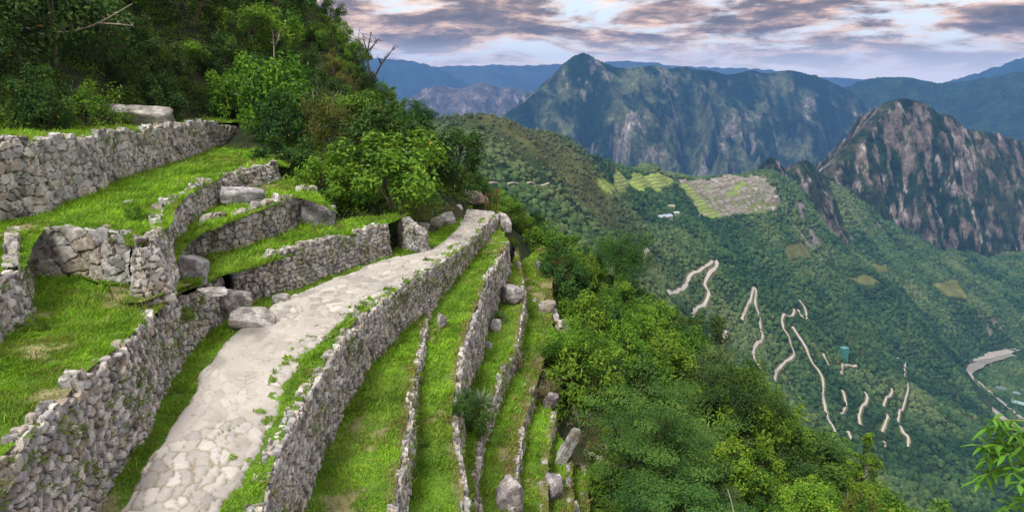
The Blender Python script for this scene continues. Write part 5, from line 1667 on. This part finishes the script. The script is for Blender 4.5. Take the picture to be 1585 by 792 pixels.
# the yellow-topped sapling against the valley
tree("yellow-topped young sapling against the valley and the road", pd(1337, 735, 24) * np.array([1, 1, 1]) + np.array([0, 0, -1.9]), 3.6, 0.5, "bright", 510, 34, 60, ln=0.11, wd=0.05, crown_z=0.55, flat=3.0, tk=0.12)


def dead_tree(label, px, py, d, seed, spec, col=(0.045, 0.038, 0.035), rad=0.07):
    """bare branches: spec is a list of pixel polylines at distance d"""
    g = np.random.default_rng(seed)
    base = pd(px, py, d)
    root = link("dead_tree", None); root.location = base
    for k, line in enumerate(spec):
        P = np.array([pd(a, b, d + 0.25 * math.sin(3.1 * i + k)) - base for i, (a, b) in enumerate(line)])
        P = smooth_poly(P, 4)
        m = MB(); m.tube(P, np.linspace(rad * (1 if k == 0 else 0.75), min(0.022, rad * 0.5), len(P)), 6, np.array(col))
        for _ in range(5 if rad > 0.025 else 0):
            i = g.integers(len(P) // 2, len(P)); q = P[i]
            m.tube([q, q + g.normal(0, 0.1, 3) + (0, 0, 0.06), q + g.normal(0, 0.14, 3) + (0, 0, 0.16)], [0.026, 0.02, 0.008], 4, np.array(col))
        m.build("trunk" if k == 0 else "branch", M_BARK, root)
    tag(root, label, "dead tree")


dead_tree("dark dead tree with bare upright stubs on the skyline", 572, 112, 45, 1, [[(572, 118), (569, 88), (571, 68), (575, 50)], [(570, 84), (565, 70), (562, 55)], [(563, 104), (558, 80), (555, 52)], [(572, 78), (580, 68), (586, 60)]])
dead_tree("dark dead branch slanting out over the valley from the skyline", 586, 118, 44, 2, [[(578, 122), (590, 100), (602, 84), (613, 70)], [(590, 100), (586, 90)]])
dead_tree("long bare grey limb arching through the dark trees at the frame's upper corner", 120, 60, 33, 3, [[(-10, 38), (40, 44), (95, 50), (130, 44), (160, 32), (205, 6)], [(95, 50), (60, 62), (20, 86)], [(150, 36), (185, 38), (205, 40)]], col=(0.24, 0.22, 0.19), rad=0.06)
dead_tree("tangle of bare grey branches above the end of the topmost wall", 390, 150, 40, 4, [[(410, 175), (396, 158), (385, 135), (372, 118)], [(396, 158), (380, 150), (362, 146)], [(385, 135), (392, 115), (400, 105)], [(400, 165), (410, 145), (414, 128)]], col=(0.24, 0.22, 0.19), rad=0.02)
dead_tree("thin bare white trunk standing in the thicket", 425, 95, 46, 5, [[(424, 100), (424, 75), (422, 50)], [(424, 75), (430, 62), (432, 52)]], col=(0.30, 0.27, 0.23), rad=0.05)
dead_tree("thin bare pole rising from the bushes at the bottom edge", 1132, 800, 19, 6, [[(1138, 805), (1133, 780), (1126, 756)]], col=(0.30, 0.27, 0.22), rad=0.022)

for px, py, d, s, zs, lb, dt in ((812, 556, 27.5, 0.85, 0.8, "dry brown bush on the collapsed bank among the bushes", 0), (838, 588, 26, 0.6, 0.8, "small straw-coloured dry bush below the collapsed bank", 1), (862, 412, 38, 0.75, 0.8, "tan dry bush on the bank past the boulder", 1), (905, 655, 22.0, 0.55, 0.9, "withered tawny shrub behind the leaning pointed rock", 0)):
    p = on_slope(px, py, d); p[2] = max(p[2], pd(px, py + 10, d)[2] - s * 0.9)
    make_shrub(DRY[dt], p, s, px * 0.1, lb, group=None, zs=zs)
for px, py, zf, s, kd, lb in ((735, 668, zR3, 0.55, "dark green bush", "dark shrub hanging on the broken wall under the agave"), (722, 640, zR2, 0.40, "dark green bush", "small dark tuft on top of the broken wall above the agave"), (575, 548, zR1, 0.26, "leafy mid-green shrub", "knee-high weeds at the foot of the path wall"),
                              (651, 690, zR2, 0.22, "leafy mid-green shrub", "little weed clump at the foot of the narrow wall"), (54, 522, zT1, 0.30, "bright green bush", "fresh green weed by the short wall end at the frame edge"), (288, 497, -6.2, 0.22, "bright green bush", "green weed rooted in the face of the tall foreground wall"),
                              (773, 500, zR3, 0.34, "grey-green feathery shrub", "bluish weed clump below the round dark-faced boulder"), (790, 385, zR3, 0.4, "leafy mid-green shrub", "low shrub on the narrow ledge near the path's end"), (212, 345, zTE, 0.28, "bright green bush", "bright weed tuft on the lip above the grassy recess"),
                              (1250, 800, -13.6, 0.8, "bright green bush", "broad-leaved plant at the bottom edge right of the pole"), (915, 765, zR8, 0.55, "bright green bush", "low bright bush at the end of the outermost strip")):
    k = KINDS[kd]
    make_shrub(k[int(px) % len(k)], pz(px, py, zf), s, px * 0.13, lb, name="weed" if s < 0.5 else "shrub", cat="plant" if s < 0.5 else "shrub")


def agave():
    g = np.random.default_rng(9)
    root = link("agave", None); root.location = pz(744, 636, zR3) + np.array([0, 0, 0.25])
    for k in range(34):
        m = MB()
        th = k * 2.399; el = 1.35 - 1.15 * (k / 34) ** 0.8; ln = g.uniform(0.5, 0.72); w = 0.045
        n = 7; t = np.linspace(0, 1, n)
        out = np.array([math.cos(th), math.sin(th), 0]); side = np.array([-math.sin(th), math.cos(th), 0])
        P = out * (math.cos(el) * ln * t)[:, None] + np.array([0, 0, 1]) * (math.sin(el) * ln * t - 0.22 * t ** 2.5 * math.cos(el))[:, None]
        wd = w * np.sin(np.clip(0.25 + t * 0.75, 0, 1) * math.pi) ** 0.7 * (1 - t * 0.25) + 0.002
        V = np.stack([P - side * wd[:, None] + (0, 0, 0.02), P, P + side * wd[:, None] + (0, 0, 0.02)], 1).reshape(-1, 3)
        m.add(V, grid_faces(n, 3), np.array([0.17, 0.24, 0.16]) * g.uniform(0.75, 1.4))
        m.build("leaf", M_LEAF, root)
    tag(root, "spiky blue-green agave rosette on the broken wall between the strips", "agave")


agave()


def side_branch():
    """leafy tree at the frame's edge whose lance-leaved sprays reach into view"""
    g = np.random.default_rng(15)
    base = np.array([6.7, 5.6, -15.4])
    root = link("tree", None); root.location = base
    m = MB(); bc = (0.17, 0.16, 0.09)
    hub = np.array([5.35, 5.6, -2.9])
    m.tube(np.array([base + (0, 0, -0.3), (6.8, 5.5, -10), (6.6, 5.6, -5.5), hub + (0.9, 0, -0.7), hub]) - base, [0.16, 0.12, 0.07, 0.035, 0.022], 7, bc)
    tips = [(1515, 690, 6.0), (1520, 715, 6.0), (1535, 650, 5.8), (1510, 745, 6.1), (1562, 735, 5.7), (1568, 672, 5.7), (1585, 775, 5.6), (1528, 662, 5.9), (1545, 672, 6.0), (1522, 735, 6.0), (1556, 705, 5.8), (1582, 690, 5.6), (1574, 752, 5.5), (1592, 725, 5.5), (1600, 665, 5.6), (1556, 790, 5.8), (1530, 700, 6.1), (1540, 690, 5.9)]
    VV, FF, KK, n0 = [], [], [], 0
    for i, a in enumerate(tips):
        tip = pd(*a)
        q = hub * 0.45 + tip * 0.55 + g.normal(0, 0.04, 3)
        m.tube(np.array([hub, q, tip]) - base, [0.014, 0.009, 0.005], 5, (0.16, 0.20, 0.06))
        for k in range(20):
            th = k * 2.4 + i; el = g.uniform(-0.75, 0.6); ln = g.uniform(0.07, 0.145); w = ln * 0.13
            org = tip * (1 - 0.02 * k / 1.0) + q * 0.02 * k
            out = np.array([math.cos(th), math.sin(th), 0]); side = np.array([-math.sin(th), math.cos(th), 0])
            t = np.linspace(0, 1, 6)
            P = org + out * (math.cos(el) * ln * t)[:, None] + np.array([0, 0, 1]) * (math.sin(el) * ln * t - 0.05 * t ** 2)[:, None]
            wd = w * np.sin((0.08 + 0.92 * t) * math.pi) + 0.001
            V = np.stack([P - side * wd[:, None] + (0, 0, 0.006), P, P + side * wd[:, None] + (0, 0, 0.006)], 1).reshape(-1, 3) - base
            c = np.array([0.095, 0.24, 0.02]) * g.uniform(0.6, 1.5)
            VV.append(V); FF.append(grid_faces(6, 3) + n0); KK.append(np.tile(c, (len(V), 1))); n0 += len(V)
    m.build("trunk", M_BARK, root)
    mesh_obj("crown", np.vstack(VV), np.vstack(FF), M_LEAF, True, np.vstack(KK), root)
    tag(root, "lance-leaved bright green sprays reaching in at the frame edge over the river", "tree")


side_branch()


def railing():
    root = link("railing", None)
    root.location = pz(752, 318, Z_PATH)
    for dx, h in ((0, 0.75), (0.32, 0.85), (0.62, 1.0)):
        m = MB(); m.tube([(dx, dx * 0.3, -0.3), (dx + 0.01, dx * 0.3, h * 0.5), (dx, dx * 0.3, h)], [0.045, 0.04, 0.04], 6, (0.20, 0.10, 0.05)); m.build("post", M_WOOD, root)
    m = MB(); m.tube([(-0.3, -0.1, 0.52), (0.3, 0.09, 0.58), (0.75, 0.22, 0.6)], [0.03, 0.03, 0.03], 6, (0.22, 0.11, 0.06)); m.build("rail", M_WOOD, root)
    m = MB(); m.box((0.62, 0.14, 0.82), (0.26, 0.03, 0.12), 0.2, (0.24, 0.13, 0.07)); m.build("board", M_WOOD, root, False)
    tag(root, "small brown wooden railing at the end of the path", "railing")


railing()

# ---------------------------------------------------------------- the air: haze round the whole place
def haze():
    lo = np.array([1e9] * 3); hi = -lo
    for o in scene.objects:
        if o.type == 'MESH' and o.data and o.get("kind") == "structure":
            c = np.array([o.matrix_basis @ __import__('mathutils').Vector(b) for b in o.bound_box])
            lo = np.minimum(lo, c.min(0)); hi = np.maximum(hi, c.max(0))
    lo -= (20, 20, 1.0); hi += (20, 20, 12)
    hi[2] = max(hi[2], 20)
    print("haze box", lo.round(), hi.round())
    m = MB(); m.box((lo + hi) / 2, hi - lo)
    o = m.build("haze", None, None, False)
    mat = bpy.data.materials.new("haze_air"); mat.use_nodes = True
    N, Lk = mat.node_tree.nodes, mat.node_tree.links
    N.clear()
    out = N.new('ShaderNodeOutputMaterial'); v = N.new('ShaderNodeVolumePrincipled')
    v.inputs['Color'].default_value = (0.17, 0.42, 0.98, 1)
    v.inputs['Density'].default_value = HAZE
    v.inputs['Anisotropy'].default_value = 0.0
    Lk.new(v.outputs[0], out.inputs['Volume'])
    o.data.materials.clear(); o.data.materials.append(mat)
    tag(o, "thin blue haze filling the valley air", "haze", kind="stuff")


HAZE = 0.8e-4
haze()
